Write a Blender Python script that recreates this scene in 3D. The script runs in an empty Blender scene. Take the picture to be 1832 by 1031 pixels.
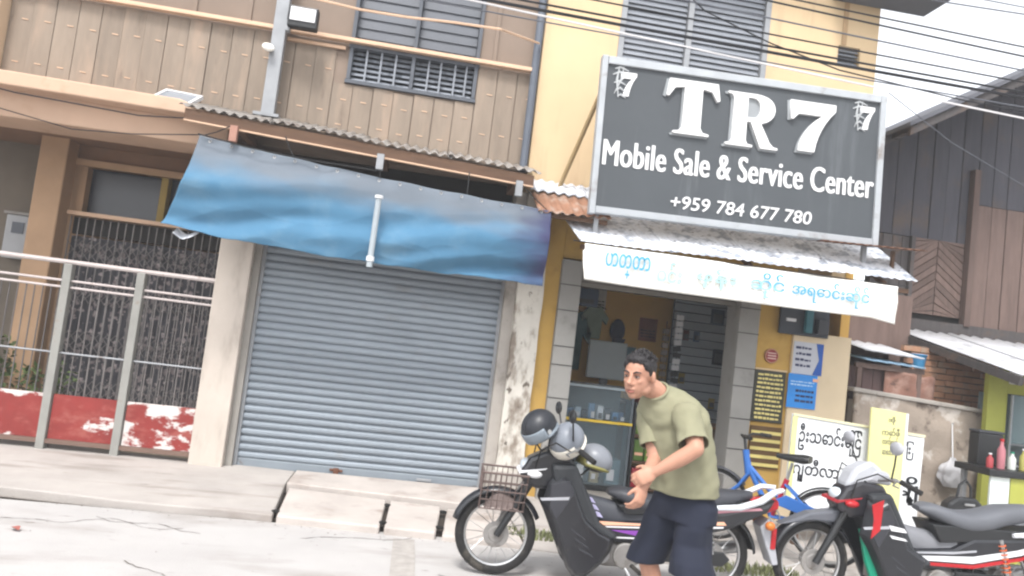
import bpy, bmesh, math, random
from mathutils import Vector, Matrix, noise
R = math.radians
random.seed(7)
S = bpy.context.scene
COL = S.collection

# ------------------------------------------------------------------ camera, sky, sun, exposure
YAW, PITCH, ROLL = R(7), R(4), R(6.9)
cd = bpy.data.cameras.new('camera'); cam = bpy.data.objects.new('camera', cd); COL.objects.link(cam)
fwd = Vector((math.sin(YAW)*math.cos(PITCH), math.cos(YAW)*math.cos(PITCH), math.sin(PITCH)))
rt0 = Vector((math.cos(YAW), -math.sin(YAW), 0)); up0 = rt0.cross(fwd)
rt = rt0*math.cos(ROLL) + up0*math.sin(ROLL); up = -rt0*math.sin(ROLL) + up0*math.cos(ROLL)
mw = Matrix.Identity(4)
for i in range(3):
    mw[i][0], mw[i][1], mw[i][2] = rt[i], up[i], -fwd[i]
mw.translation = (0, 0, 1.55)
cam.matrix_world = mw
cd.lens = 36*1333/1832; cd.sensor_width = 36; cd.clip_start = .05; cd.clip_end = 3000
S.camera = cam

SUN_EL, SUN_AZ = R(58), R(200)        # soft high sun behind cloud, over the photographer's shoulder
w = bpy.data.worlds.new('World'); S.world = w; w.use_nodes = True
nt = w.node_tree; bg = nt.nodes['Background']
sky = nt.nodes.new('ShaderNodeTexSky'); sky.sky_type = 'NISHITA'; sky.sun_disc = False
sky.sun_elevation = SUN_EL; sky.sun_rotation = SUN_AZ; sky.air_density = 1.0; sky.dust_density = 2.0; sky.ozone_density = 1.0
hs = nt.nodes.new('ShaderNodeHueSaturation'); hs.inputs['Saturation'].default_value = .15; hs.inputs['Value'].default_value = 1.15
nt.links.new(sky.outputs[0], hs.inputs['Color']); nt.links.new(hs.outputs[0], bg.inputs['Color'])
bg.inputs['Strength'].default_value = .15
sl = bpy.data.lights.new('sun', 'SUN'); sl.energy = 1.5; sl.angle = R(13); sl.color = (1, .975, .945)
so = bpy.data.objects.new('sun', sl); COL.objects.link(so)
sd = Vector((math.sin(SUN_AZ)*math.cos(SUN_EL), math.cos(SUN_AZ)*math.cos(SUN_EL), math.sin(SUN_EL)))
so.rotation_euler = sd.to_track_quat('Z', 'Y').to_euler(); so.location = (0, -5, 12)
vs = S.view_settings
S.display_settings.display_device = 'sRGB'
vs.view_transform = 'Standard'; vs.look = 'None'; vs.gamma = 1; vs.use_curve_mapping = False
vs.exposure = 1.36
S.cycles.use_denoising = True
S.cycles.filter_width = 2.3
S.cycles.max_bounces = 8; S.cycles.diffuse_bounces = 6

# ------------------------------------------------------------------ materials
def hexc(h):
    return tuple((c/12.92 if c <= .04045 else ((c+.055)/1.055)**2.4) for c in (int(h[i:i+2], 16)/255 for i in (0, 2, 4)))
MATS = {}
def mat(name, h, rough=.75, var=.14, scale=5, bump=.0, bscale=60, metal=0, dirt=None, dscale=3, dthr=(.5, .7),
        stretch=(1, 1, 1), dstretch=(1, 1, 1), rnd=.0, spec=.35, dirt2=None, d2scale=12, d2thr=(.6, .7), alpha=1, trans=0):
    if name in MATS: return MATS[name]
    m = bpy.data.materials.new(name); m.use_nodes = True; MATS[name] = m
    n, l = m.node_tree.nodes, m.node_tree.links
    b = n['Principled BSDF']; b.inputs['Roughness'].default_value = rough; b.inputs['Metallic'].default_value = metal
    b.inputs['Specular IOR Level'].default_value = spec
    if trans: b.inputs['Transmission Weight'].default_value = trans
    tc = n.new('ShaderNodeTexCoord'); oi = n.new('ShaderNodeObjectInfo')
    ml = n.new('ShaderNodeMath'); ml.operation = 'MULTIPLY'; ml.inputs[1].default_value = 37.0
    l.new(oi.outputs['Random'], ml.inputs[0])
    ad = n.new('ShaderNodeVectorMath'); ad.operation = 'ADD'; l.new(tc.outputs['Object'], ad.inputs[0]); l.new(ml.outputs[0], ad.inputs[1])
    def noi(sc, st, detail=6):
        mp = n.new('ShaderNodeMapping'); mp.inputs['Scale'].default_value = st; l.new(ad.outputs[0], mp.inputs[0])
        t = n.new('ShaderNodeTexNoise'); t.inputs['Scale'].default_value = sc; t.inputs['Detail'].default_value = detail
        t.inputs['Roughness'].default_value = .6
        l.new(mp.outputs[0], t.inputs['Vector']); return t
    c = hexc(h)
    t1 = noi(scale, stretch)
    mr = n.new('ShaderNodeMapRange'); mr.inputs[1].default_value = .3; mr.inputs[2].default_value = .7
    mr.inputs[3].default_value = 1-var; mr.inputs[4].default_value = 1+var; l.new(t1.outputs['Fac'], mr.inputs[0])
    out = mr.outputs[0]
    if rnd:
        r2 = n.new('ShaderNodeMapRange'); r2.inputs[3].default_value = 1-rnd; r2.inputs[4].default_value = 1+rnd
        l.new(oi.outputs['Random'], r2.inputs[0])
        mm = n.new('ShaderNodeMath'); mm.operation = 'MULTIPLY'; l.new(out, mm.inputs[0]); l.new(r2.outputs[0], mm.inputs[1]); out = mm.outputs[0]
    vm = n.new('ShaderNodeVectorMath'); vm.operation = 'SCALE'; vm.inputs[0].default_value = c; l.new(out, vm.inputs['Scale'])
    colout = vm.outputs[0]
    for dd, ds, dt in ((dirt, dscale, dthr), (dirt2, d2scale, d2thr)):
        if dd:
            t2 = noi(ds, dstretch, 8)
            m2 = n.new('ShaderNodeMapRange'); m2.interpolation_type = 'SMOOTHSTEP'
            m2.inputs[1].default_value = dt[0]; m2.inputs[2].default_value = dt[1]; l.new(t2.outputs['Fac'], m2.inputs[0])
            mx = n.new('ShaderNodeMix'); mx.data_type = 'RGBA'; l.new(m2.outputs[0], mx.inputs[0]); l.new(colout, mx.inputs[6])
            mx.inputs[7].default_value = (*hexc(dd), 1); colout = mx.outputs[2]
    l.new(colout, b.inputs['Base Color'])
    if bump:
        t3 = noi(bscale, stretch, 4); bp = n.new('ShaderNodeBump'); bp.inputs['Strength'].default_value = bump; bp.inputs['Distance'].default_value = .02
        l.new(t3.outputs['Fac'], bp.inputs['Height']); l.new(bp.outputs[0], b.inputs['Normal'])
    if alpha < 1: b.inputs['Alpha'].default_value = alpha
    return m
def nodes_of(m): return m.node_tree.nodes, m.node_tree.links, m.node_tree.nodes['Principled BSDF']

# ------------------------------------------------------------------ building helpers
ORG = {}
class B:
    """collects shapes into one bmesh"""
    def __init__(s): s.bm = bmesh.new(); s.mi = 0
    def face(s, pts):
        vs_ = [s.bm.verts.new(p) for p in pts]
        f = s.bm.faces.new(vs_); f.material_index = s.mi; return s
    def box(s, x0, x1, y0, y1, z0, z1, m=None):
        c = [(x0,y0,z0),(x1,y0,z0),(x1,y1,z0),(x0,y1,z0),(x0,y0,z1),(x1,y0,z1),(x1,y1,z1),(x0,y1,z1)]
        if m is not None: c = [m @ Vector(p) for p in c]
        v = [s.bm.verts.new(p) for p in c]
        for q in ((3,2,1,0),(4,5,6,7),(0,1,5,4),(1,2,6,5),(2,3,7,6),(3,0,4,7)):
            s.bm.faces.new([v[i] for i in q]).material_index = s.mi
        return s
    def prism(s, poly, y0, y1, t1=None):
        """poly of (x,z) extruded along y; t1 = optional other polygon at y1"""
        a = [s.bm.verts.new((x, y0, z)) for x, z in poly]; b = [s.bm.verts.new((x, y1, z)) for x, z in (t1 or poly)]
        n = len(a); s.bm.faces.new(a); s.bm.faces.new(b[::-1])
        for i in range(n): s.bm.faces.new((a[(i+1) % n], a[i], b[i], b[(i+1) % n]))
        return s
    def prism_yz(s, poly, x0, x1):
        a = [s.bm.verts.new((x0, y, z)) for y, z in poly]; b = [s.bm.verts.new((x1, y, z)) for y, z in poly]
        n = len(a); s.bm.faces.new(a[::-1]); s.bm.faces.new(b)
        for i in range(n): s.bm.faces.new((a[i], a[(i+1) % n], b[(i+1) % n], b[i]))
        return s
    def tube(s, pts, r, n=8, cap=True, sy=1):
        pts = [Vector(p) for p in pts]; rs = r if isinstance(r, (list, tuple)) else [r]*len(pts)
        rings = []; ref = None
        for i, p in enumerate(pts):
            d = (pts[min(i+1, len(pts)-1)] - pts[max(i-1, 0)]).normalized()
            if ref is None: ref = Vector((0, 0, 1)) if abs(d.z) < .9 else Vector((0, 1, 0))
            u = (ref - d*ref.dot(d)).normalized(); v = d.cross(u); ref = u
            rings.append([s.bm.verts.new(p + (u*math.cos(2*math.pi*k/n) + v*math.sin(2*math.pi*k/n)*sy)*rs[i]) for k in range(n)])
        for a, b in zip(rings, rings[1:]):
            for k in range(n): s.bm.faces.new((a[k], a[(k+1) % n], b[(k+1) % n], b[k])).material_index = s.mi
        if cap: s.bm.faces.new(rings[0][::-1]); s.bm.faces.new(rings[-1])
        return s
    def ring(s, c, r, tr, axis='y', n=36, m=8, a0=0, a1=360, sx=1):
        c = Vector(c); full = abs(a1-a0) >= 360; rows = []
        for i in range(n if full else n+1):
            a = R(a0 + (a1-a0)*i/n); row = []
            for k in range(m):
                t = 2*math.pi*k/m; rr = r + tr*math.cos(t); h = tr*math.sin(t)*sx
                if axis == 'y': p = Vector((rr*math.cos(a), h, rr*math.sin(a)))
                elif axis == 'z': p = Vector((rr*math.cos(a), rr*math.sin(a), h))
                else: p = Vector((h, rr*math.cos(a), rr*math.sin(a)))
                row.append(s.bm.verts.new(c+p))
            rows.append(row)
        k_ = len(rows)
        for i in range(k_ if full else k_-1):
            for k in range(m): s.bm.faces.new((rows[i][k], rows[i][(k+1) % m], rows[(i+1) % k_][(k+1) % m], rows[(i+1) % k_][k]))
        return s
    def ball(s, c, r, seg=14, rings=9, rot=None):
        r = (r, r, r) if not isinstance(r, (tuple, list)) else r
        m = Matrix.Translation(c) @ (rot.to_4x4() if rot else Matrix.Identity(4)) @ Matrix.Diagonal((*r, 1))
        g = bmesh.ops.create_uvsphere(s.bm, u_segments=seg, v_segments=rings, radius=1, matrix=m); return s
    def disc(s, c, r, h, axis='y', n=24):
        c = Vector(c); d = {'y': Vector((0, 1, 0)), 'x': Vector((1, 0, 0)), 'z': Vector((0, 0, 1))}[axis]
        return s.tube([c-d*h/2, c+d*h/2], r, n)
    def loft(s, sections, cap=True):
        rows = [[s.bm.verts.new(p) for p in sec] for sec in sections]; n = len(rows[0])
        for a, b in zip(rows, rows[1:]):
            for k in range(n): s.bm.faces.new((a[k], a[(k+1) % n], b[(k+1) % n], b[k]))
        if cap: s.bm.faces.new(rows[0][::-1]); s.bm.faces.new(rows[-1])
        return s
    def grid(s, fn, nu, nv):
        v = [[s.bm.verts.new(fn(i/nu, j/nv)) for j in range(nv+1)] for i in range(nu+1)]
        for i in range(nu):
            for j in range(nv): s.bm.faces.new((v[i][j], v[i+1][j], v[i+1][j+1], v[i][j+1]))
        return s
    def build(s, name, m, parent=None, smooth=False, bevel=0, solid=0, origin=None, sub=0, fix=True):
        bm = s.bm
        if fix: bmesh.ops.recalc_face_normals(bm, faces=bm.faces)
        if origin is None:
            lo = [min(v.co[i] for v in bm.verts) for i in range(3)]; hi = [max(v.co[i] for v in bm.verts) for i in range(3)]
            origin = ((lo[0]+hi[0])/2, (lo[1]+hi[1])/2, lo[2])
        origin = Vector(origin)
        for v in bm.verts: v.co -= origin
        if smooth:
            for f in bm.faces: f.smooth = True
            for e in bm.edges:
                if len(e.link_faces) == 2 and e.calc_face_angle(0) > .7: e.smooth = False
        me = bpy.data.meshes.new(name); bm.to_mesh(me); bm.free()
        return place(name, me, m, parent, origin, bevel, solid, sub)
def place(name, me, m, parent, origin, bevel=0, solid=0, sub=0):
    o = bpy.data.objects.new(name, me); COL.objects.link(o)
    if m is not None and not me.materials:
        for x in (m if isinstance(m, (list, tuple)) else [m]): me.materials.append(x)
    origin = Vector(origin); ORG[o] = origin
    if parent is not None: o.parent = parent; o.location = origin - ORG[parent]
    else: o.location = origin
    if solid: q = o.modifiers.new('Solidify', 'SOLIDIFY'); q.thickness = solid; q.offset = 0
    if bevel: q = o.modifiers.new('Bevel', 'BEVEL'); q.width = bevel; q.segments = 2; q.limit_method = 'ANGLE'; q.angle_limit = R(35)
    if sub: q = o.modifiers.new('Subsurf', 'SUBSURF'); q.levels = q.render_levels = sub
    return o
def dup(o, loc, parent=None, rot=None, label=None):
    c = o.copy(); COL.objects.link(c); ORG[c] = Vector(loc)
    p = parent if parent is not None else o.parent
    if p is not None: c.parent = p; c.location = Vector(loc) - ORG[p]
    else: c.location = loc
    if rot is not None: c.rotation_euler = rot
    if label: c['label'] = label
    return c
def tag(o, label=None, cat=None, group=None, kind=None):
    if label: o['label'] = label
    if cat: o['category'] = cat
    if group: o['group'] = group
    if kind: o['kind'] = kind
    return o
def thing(name, label, cat, loc, group=None):
    o = bpy.data.objects.new(name, None); COL.objects.link(o); o.location = loc; ORG[o] = Vector(loc); o.empty_display_size = .2
    return tag(o, label, cat, group)
def bx(name, m, parent, x0, x1, y0, y1, z0, z1, bevel=0):
    return B().box(x0, x1, y0, y1, z0, z1).build(name, m, parent, bevel=bevel)
def corrugated(p00, p10, p01, p11, waves, amp=.012, nv=2):
    """sheet whose ribs run from the 0-edge (p00-p10) to the 1-edge (p01-p11)"""
    p00, p10, p01, p11 = map(Vector, (p00, p10, p01, p11))
    nrm = (p10-p00).cross(p01-p00).normalized()
    nu = waves*6
    def fn(u, v):
        return p00.lerp(p10, u).lerp(p01.lerp(p11, u), v) + nrm*amp*math.sin(2*math.pi*waves*u)
    return B().grid(fn, nu, nv)
def text_mesh(body, width, depth=.004, bold=0., shear=0, height=None, spacing=1.):
    c = bpy.data.curves.new('text', 'FONT'); c.body = body; c.extrude = .01; c.offset = bold; c.shear = shear; c.space_character = spacing; c.resolution_u = 4
    o = bpy.data.objects.new('text', c); COL.objects.link(o)
    dg = bpy.context.evaluated_depsgraph_get()
    me = bpy.data.meshes.new_from_object(o.evaluated_get(dg)); bpy.data.objects.remove(o); bpy.data.curves.remove(c)
    xs = [v.co.x for v in me.vertices]; ys = [v.co.y for v in me.vertices]
    cx, cy = (min(xs)+max(xs))/2, (min(ys)+max(ys))/2; k = width/(max(xs)-min(xs)); kz = k if not height else height/(max(ys)-min(ys))
    for v in me.vertices:
        x, y, z = v.co; v.co = ((x-cx)*k, -z*depth/.01, (y-cy)*kz)
    me.materials.clear(); me.update()
    return me
def lettering(body, m, parent, loc, width, rot=0, **kw):
    o = place('lettering', text_mesh(body, width, **kw), m, parent, loc)
    o.rotation_euler = (0, rot, 0); return o
def outline_mesh(loops, depth):
    c = bpy.data.curves.new('outline', 'CURVE'); c.dimensions = '2D'; c.fill_mode = 'BOTH'; c.extrude = depth
    for lp in loops:
        sp = c.splines.new('POLY'); sp.points.add(len(lp)-1); sp.use_cyclic_u = True
        for p, q in zip(sp.points, lp): p.co = (q[0], q[1], 0, 1)
    o = bpy.data.objects.new('outline', c); COL.objects.link(o)
    me = bpy.data.meshes.new_from_object(o.evaluated_get(bpy.context.evaluated_depsgraph_get())); bpy.data.objects.remove(o); bpy.data.curves.remove(c)
    for v in me.vertices:
        x, y, z = v.co; v.co = (x, -z, y)
    me.materials.clear(); return me
def nz(*p): return noise.noise(Vector(p))

def rows(parent, m, x0, x1, y, z0, z1, n, hh, seed, name='text_line'):
    rr = random.Random(seed); b = B()
    for i in range(n):
        z = z1-(i+.5)*(z1-z0)/n-hh/2; x = x0+rr.uniform(0, .01)
        while x < x1-.015:
            q = min(x+rr.uniform(.018, .06), x1); b.box(x, q, y-.0015, y, z+rr.uniform(-.002, .002), z+hh*rr.uniform(.75, 1.1)); x = q+.008
    o = b.build(name, m, parent); o['kind'] = 'stuff'; return o

# ------------------------------------------------------------------ palette
concrete = mat('concrete', '9a948d', .9, .12, 3, .15, 50, dirt='6a635c', dscale=2.2, dthr=(.52, .75), dirt2='4a4541', d2scale=9, d2thr=(.66, .8))
road_m = mat('road concrete', 'a3a09e', .9, .07, 1.2, .15, 60, dirt='8f8a86', dscale=.9, dthr=(.48, .75), dstretch=(1, 3, 1), dirt2='7d7772', d2scale=5, d2thr=(.62, .76))
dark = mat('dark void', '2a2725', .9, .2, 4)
plank_m = mat('brown cladding', '84776a', .8, .12, 4, .1, 40, stretch=(3, 3, .5), rnd=.09, dirt='968474', dscale=3, dthr=(.5, .75), dstretch=(2, 2, .4), dirt2='6a5c50', d2scale=5, d2thr=(.58, .8))
panel_m = mat('brown wall panel', '7d6e62', .8, .08, 2)
peach = mat('peach paint', 'c9a98f', .7, .08, 4)
cream_beam = mat('cream beam paint', 'b99c86', .8, .08, 2, .05, dirt='a0846a', dscale=3, dthr=(.55, .8))
cream = mat('cream wall paint', 'c8b08d', .85, .06, 1.6, .06, dirt='b3977a', dscale=2.5, dthr=(.5, .85), dstretch=(2, 2, .4))
pale_cream = mat('pale cream wall', 'c2ab90', .85, .06, 2)
yellow = mat('yellow wall paint', 'b18f4c', .85, .1, 2.5, .06, dirt='94743c', dscale=3, dthr=(.5, .8), dirt2='cfc4a8', d2scale=6, d2thr=(.68, .74))
ochre = mat('ochre wall', 'a4866a', .85, .1, 3)
ochre_d = mat('brown lintel', '7a5d48', .85, .1, 3)
steel = mat('grey steel', '8d8f92', .5, .1, 6, metal=.2, dirt='6a5a50', dscale=5, dthr=(.62, .75))
white_steel = mat('whitish steel', '85847f', .5, .1, 6, dirt='7a6a60', dscale=6, dthr=(.62, .75))
shutter_m = mat('shutter grey blue', '828a92', .6, .06, 2, metal=.1, rnd=.06, dirt='77726c', dscale=1.6, dthr=(.6, .85))
glass_d = mat('dark louvre glass', '484c54', .5, .1, 3, spec=.5)
louv_m = mat('grey louvre', '7d8188', .6, .1, 4, rnd=.08)
rust = mat('rusty tin', '6b4c3c', .85, .2, 7, dirt='8a8078', dscale=4, dthr=(.5, .7))
tin = mat('weathered tin', '8a8580', .6, .15, 6, metal=.2, dirt='5c4a3f', dscale=5, dthr=(.5, .75))
white_tin = mat('white dirty tin', 'd0d3d9', .6, .06, 6, dirt='8f959f', dscale=7, dthr=(.47, .62), dstretch=(.8, 1.6, 1), dirt2='5f6066', d2scale=22, d2thr=(.58, .66))
clean_tin = mat('pale tin', 'b4b5b9', .6, .08, 4, dirt='86868a', dscale=4, dthr=(.5, .75))
wood = mat('rough wood', '5b4536', .85, .2, 6, .1, stretch=(.4, 3, 3))
grey_wood = mat('grey weathered wood', '4a4646', .9, .2, 5, .2, 40, stretch=(4, 4, .5), rnd=.2, dirt='5a4c44', dscale=4, dthr=(.5, .7))
brown_wood = mat('brown weathered wood', '5f4f49', .9, .18, 5, .2, 40, stretch=(4, 4, .5), rnd=.18)
black = mat('black plastic', '17181a', .45, .1, 6, spec=.5)
black_gloss = mat('black gloss paint', '191a1f', .28, .1, 6, spec=.6, dirt='33312f', dscale=14, dthr=(.58, .85))
rubber = mat('rubber', '1c1b1b', .85, .15, 10, dirt='4b463f', dscale=9, dthr=(.5, .75))
vinyl = mat('grey black vinyl', '34353a', .5, .1, 8)
chrome = mat('dull chrome', 'a8a8a8', .3, .1, 8, metal=.8)
alu = mat('cast aluminium', '8a8784', .5, .15, 9, metal=.5, dirt='5a4f45', dscale=8, dthr=(.5, .75))
white_p = mat('white plastic', 'd0d0d2', .45, .04, 5)
silver_p = mat('silver plastic', '9a9ba0', .4, .06, 5)
red_p = mat('red plastic', 'a01c22', .35, .1, 5)
purple_p = mat('purple decal', '7a3f96', .4, .1, 5)
green_p = mat('green plastic', '0f7f63', .4, .1, 5)
blue_p = mat('blue paint', '2b5c9e', .4, .1, 5)
peach_p = mat('peach decal', 'd7a488', .5, .05, 5)
sign_m = mat('charcoal sign sheet', '474b4f', .55, .06, 2, dirt='666a6e', dscale=2.4, dthr=(.52, .9), dstretch=(3, 1, .35))
letter_m = mat('white letter plastic', 'd8d8d8', .5, .03, 5)
letter_g = mat('grey letter edge', '8b8f92', .5, .03, 5)
banner_m = mat('white banner cloth', 'dedcd6', .8, .03, 2, dirt='cfc9bd', dscale=4, dthr=(.55, .8))
banner_blue = mat('faded blue print', '3f93b5', .8, .15, 6, dirt='a9c9cf', dscale=3, dthr=(.5, .75))
board_m = mat('white sign board', 'd6d8da', .6, .03, 3, dirt='c2bfb0', dscale=2, dthr=(.6, .85))
ink = mat('black ink', '1a1b20', .7, .1, 5)
pale_yellow = mat('pale yellow board', 'cfcb8e', .7, .05, 3)
brick_m = mat('old brick', '9a735a', .9, .15, 8, .2, 50, rnd=.2, dirt='8f7a68', dscale=6, dthr=(.5, .7))
mortar = mat('dark mortar', '5e5148', .95, .15, 9)

# ------------------------------------------------------------------ ground, road, pavement
g = bpy.data.meshes.new('ground'); bm = bmesh.new(); bmesh.ops.create_grid(bm, x_segments=1, y_segments=1, size=1200); bm.to_mesh(g); bm.free()
o = place('ground', g, mat('bare earth', '7d7264', .95, .15, .3), None, (0, 0, -.03)); tag(o, 'bare pale earth beyond the road and under the buildings', 'ground', kind='structure')
def roadz(x, y): return .008*nz(x*.7, y*.7, 1)
o = B().grid(lambda u, v: (-40+80*u, -8+13.8*v, .0), 40, 8).build('road', road_m); tag(o, 'pale dusty concrete road in front of the shops', 'road', kind='structure')
# pavement: sloping concrete apron on the left, drain cover slabs in front of the shutter, worn concrete on the right
sw = thing('pavement', 'worn concrete pavement of aprons and drain slabs before the shops', 'pavement', (0, 6.4, 0)); sw['kind'] = 'structure'
apron_m = mat('stained apron concrete', '9d9792', .92, .12, 2.2, .2, 45, dirt='857d77', dscale=1.8, dthr=(.5, .7), dstretch=(.5, 2, 1), dirt2='4e4843', d2scale=6, d2thr=(.66, .78))
slab_m = mat('drain slab concrete', 'aba39d', .92, .1, 3, .2, 45, dirt='8d827a', dscale=2.4, dthr=(.5, .72), dirt2='5a4f48', d2scale=8, d2thr=(.68, .8))
def slab(name, poly, zf, zb, m, parent, bev=.012, yf=5.7, yb=7.25, base=-.02):
    b = B(); n = len(poly)
    def zt(p): return zf + (zb-zf)*(p[1]-yf)/(yb-yf)
    a = [b.bm.verts.new((x, y, base)) for x, y in poly]; t = [b.bm.verts.new((x, y, zt((x, y)))) for x, y in poly]
    b.bm.faces.new(a[::-1]); b.bm.faces.new(t)
    for i in range(n): b.bm.faces.new((a[i], a[(i+1) % n], t[(i+1) % n], t[i]))
    return b.build(name, m, parent, bevel=bev)
edge = lambda x: 5.72 - .06*x + .05*nz(x*1.3, 3, 1) + .02*nz(x*5, 1, 7)
def front(x0, x1, n=24): return [(x0+(x1-x0)*i/n, edge(x0+(x1-x0)*i/n)) for i in range(n+1)]
slab('apron', front(-9, -.86, 60) + [(-.93, 6.72), (-.93, 7.25), (-9, 7.9)], .055, .10, apron_m, sw)
slab('ledge', [(-.92, 6.73), (.95, 6.53), (.95, 7.25), (-.92, 7.25)], .085, .11, slab_m, sw)
slab('slab', [(-.83, edge(-.83)), (-.07, edge(-.07)), (-.05, 6.59), (-.89, 6.69)], .06, .07, slab_m, sw, .015)
slab('slab', [(-.035, edge(-.03)), (.35, edge(.35)), (.42, 6.53), (-.015, 6.57)], .06, .07, slab_m, sw, .015)
slab('slab', [(.40, edge(.4)), (1.02, edge(1.0)), (1.0, 6.49), (.47, 6.515)], .045, .06, slab_m, sw, .015)
slab('apron', front(1.06, 9, 50) + [(9, 7.25), (1.0, 7.25), (1.0, 6.53)], .02, .09, apron_m, sw)
b = B()
for x, y in ((-.05, edge(-.05)+.12), (-.035, 6.42), (.385, edge(.38)+.16), (.43, 6.36), (-.86, 5.9)):
    b.ball((x, y, .056), (.035, .045, .012), 10, 6)
b.build('drain_hole', mat('drain hole black', '141210', .95), sw)['kind'] = 'stuff'
# drain bed seen in the joints
bx('drain_bed', mat('drain mud', '3a332d', .95), sw, -.95, 1.08, 5.85, 6.72, -.02, .012)
o = B().grid(lambda u, v: (.04+.16*u, 4.2+1.45*v+.03*nz(u*3, v*7, 2), .004), 4, 16).build('crack_repair', mat('grey patch', '98938e', .95, .15, 12), None)
tag(o, 'grey repair strip across the pale road', 'road patch', kind='structure')
b = B(); rr = random.Random(5)
for x, y, ang, n in ((-2.6, 5.3, .1, 26), (-1.5, 4.7, -.5, 18), (-.6, 5.45, .25, 16), (.35, 4.9, -.2, 14), (-2.0, 5.55, -.08, 14)):
    p = Vector((x, y, .004)); a = ang
    for k in range(n):
        a += rr.uniform(-.5, .5)-(a-ang)*.3; d = Vector((math.cos(a), math.sin(a), 0)); q = p+d*rr.uniform(.03, .07); s_ = Vector((-d.y, d.x, 0))*rr.uniform(.0015, .005)
        b.face([p-s_, q-s_*.8, q+s_*.8, p+s_]); p = q
o = b.build('road_crack', mat('crack dirt', '5f5852', .95, .2, 20), None); tag(o, 'thin wandering cracks in the pale road concrete', 'road cracks', kind='structure')
# weeds
def weeds(name, label, cx, cy, rx, ry, n, hmax):
    b = B()
    for i in range(n):
        a = random.random()*6.283; q = math.sqrt(random.random()); x, y = cx+rx*q*math.cos(a), cy+ry*q*math.sin(a)
        h = hmax*(.35+.65*random.random()); d = random.random()*6.283; lx, ly = .5*h*math.cos(d), .5*h*math.sin(d); wd = .006
        p = Vector((-math.sin(d)*wd, math.cos(d)*wd, 0)); c = Vector((x, y, .02))
        b.face([c-p, c+p, c+Vector((lx*.5, ly*.5, h*.7))+p*.7, c+Vector((lx*.5, ly*.5, h*.7))-p*.7])
        b.face([c+Vector((lx*.5, ly*.5, h*.7))-p*.7, c+Vector((lx*.5, ly*.5, h*.7))+p*.7, c+Vector((lx, ly, h))])
    return tag(b.build(name, mat('weed green', '6b6f4a', .8, .3, 4)), label, 'grass', kind='stuff')
weeds('grass', 'dry green weeds on the ground behind the front wheel of the bike', 1.15, 5.95, .30, .12, 420, .07)
weeds('grass', 'green weeds growing between the two motorbikes', 2.75, 5.5, .40, .12, 480, .07)

# ================================================================== LEFT SHOPHOUSE
H = thing('shophouse', 'brown boarded shophouse over a grey roller shutter and a fenced porch', 'shophouse', (-1.6, 7.2, 0))
def wall_holes(b, x0, x1, z0, z1, y0, y1, holes):
    """wall slab in the XZ plane with rectangular holes (hx0,hx1,hz0,hz1)"""
    xs = sorted({x0, x1, *[h[0] for h in holes], *[h[1] for h in holes]}); zs = sorted({z0, z1, *[h[2] for h in holes], *[h[3] for h in holes]})
    for i in range(len(xs)-1):
        for j in range(len(zs)-1):
            cx, cz = (xs[i]+xs[i+1])/2, (zs[j]+zs[j+1])/2
            if not any(h[0] < cx < h[1] and h[2] < cz < h[3] for h in holes): b.box(xs[i], xs[i+1], y0, y1, zs[j], zs[j+1])
    bmesh.ops.remove_doubles(b.bm, verts=b.bm.verts, dist=1e-5)
    # drop faces shared inside the slab
    b.bm.verts.index_update(); seen = {}
    for f in list(b.bm.faces):
        k = tuple(sorted(v.index for v in f.verts)); seen.setdefault(k, []).append(f)
    dead = [f for fs in seen.values() if len(fs) > 1 for f in fs]
    bmesh.ops.delete(b.bm, geom=dead, context='FACES_ONLY'); return b
# upper floor: a backing wall, then boards
wl = wall_holes(B(), -4.02, .86, 3.1, 6.2, 7.235, 7.45, [(-.96, .29, 3.84, 5.6)]).build('wall', panel_m, H)
# a board with its two pale marks
def board_mesh(wd, h):
    b = B(); b.prism([(-wd/2, 0), (wd/2, 0), (wd/2, h), (-wd/2, h)], 0, .016)
    b.bm.verts.ensure_lookup_table()
    for v in b.bm.verts:
        if v.co.y < .001: v.co.y += .008*(v.co.x/wd+.5) - .004
    b.mi = 1
    for z in (.33*h, .74*h):
        b.box(-.04, .015, -.004, -.0005, z, z+.008, Matrix.Rotation(R(4), 4, 'Y'))
    me = bpy.data.meshes.new('plank'); b.bm.normal_update(); bmesh.ops.recalc_face_normals(b.bm, faces=b.bm.faces); b.bm.to_mesh(me); b.bm.free()
    me.materials.append(plank_m); me.materials.append(peach); return me
pw = .196; full = board_mesh(.188, .985); short = board_mesh(.188, .60)
x = -3.92; first = {}
while x < .80:
    under = -1.02 < x < .34
    key = 'short' if under else 'full'; h0 = 3.205
    if key not in first: first[key] = place('plank', short if under else full, None, H, (x, 7.217, h0))
    else: dup(first[key], (x+random.uniform(-.004, .004), 7.217+random.uniform(-.004, .003), h0+random.uniform(-.014, .010)))
    x += pw
bx('rail', peach, H, -4.0, .83, 7.14, 7.21, 4.205, 4.245, .006)
bx('trim', peach, H, -1.55, -1.0, 7.19, 7.215, 4.135, 4.165)
# cover strips of the upper brown panels
for x in (-3.3, -2.45, -1.95, .42): bx('cover_strip', panel_m, H, x, x+.035, 7.218, 7.236, 4.25, 6.1)
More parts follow.
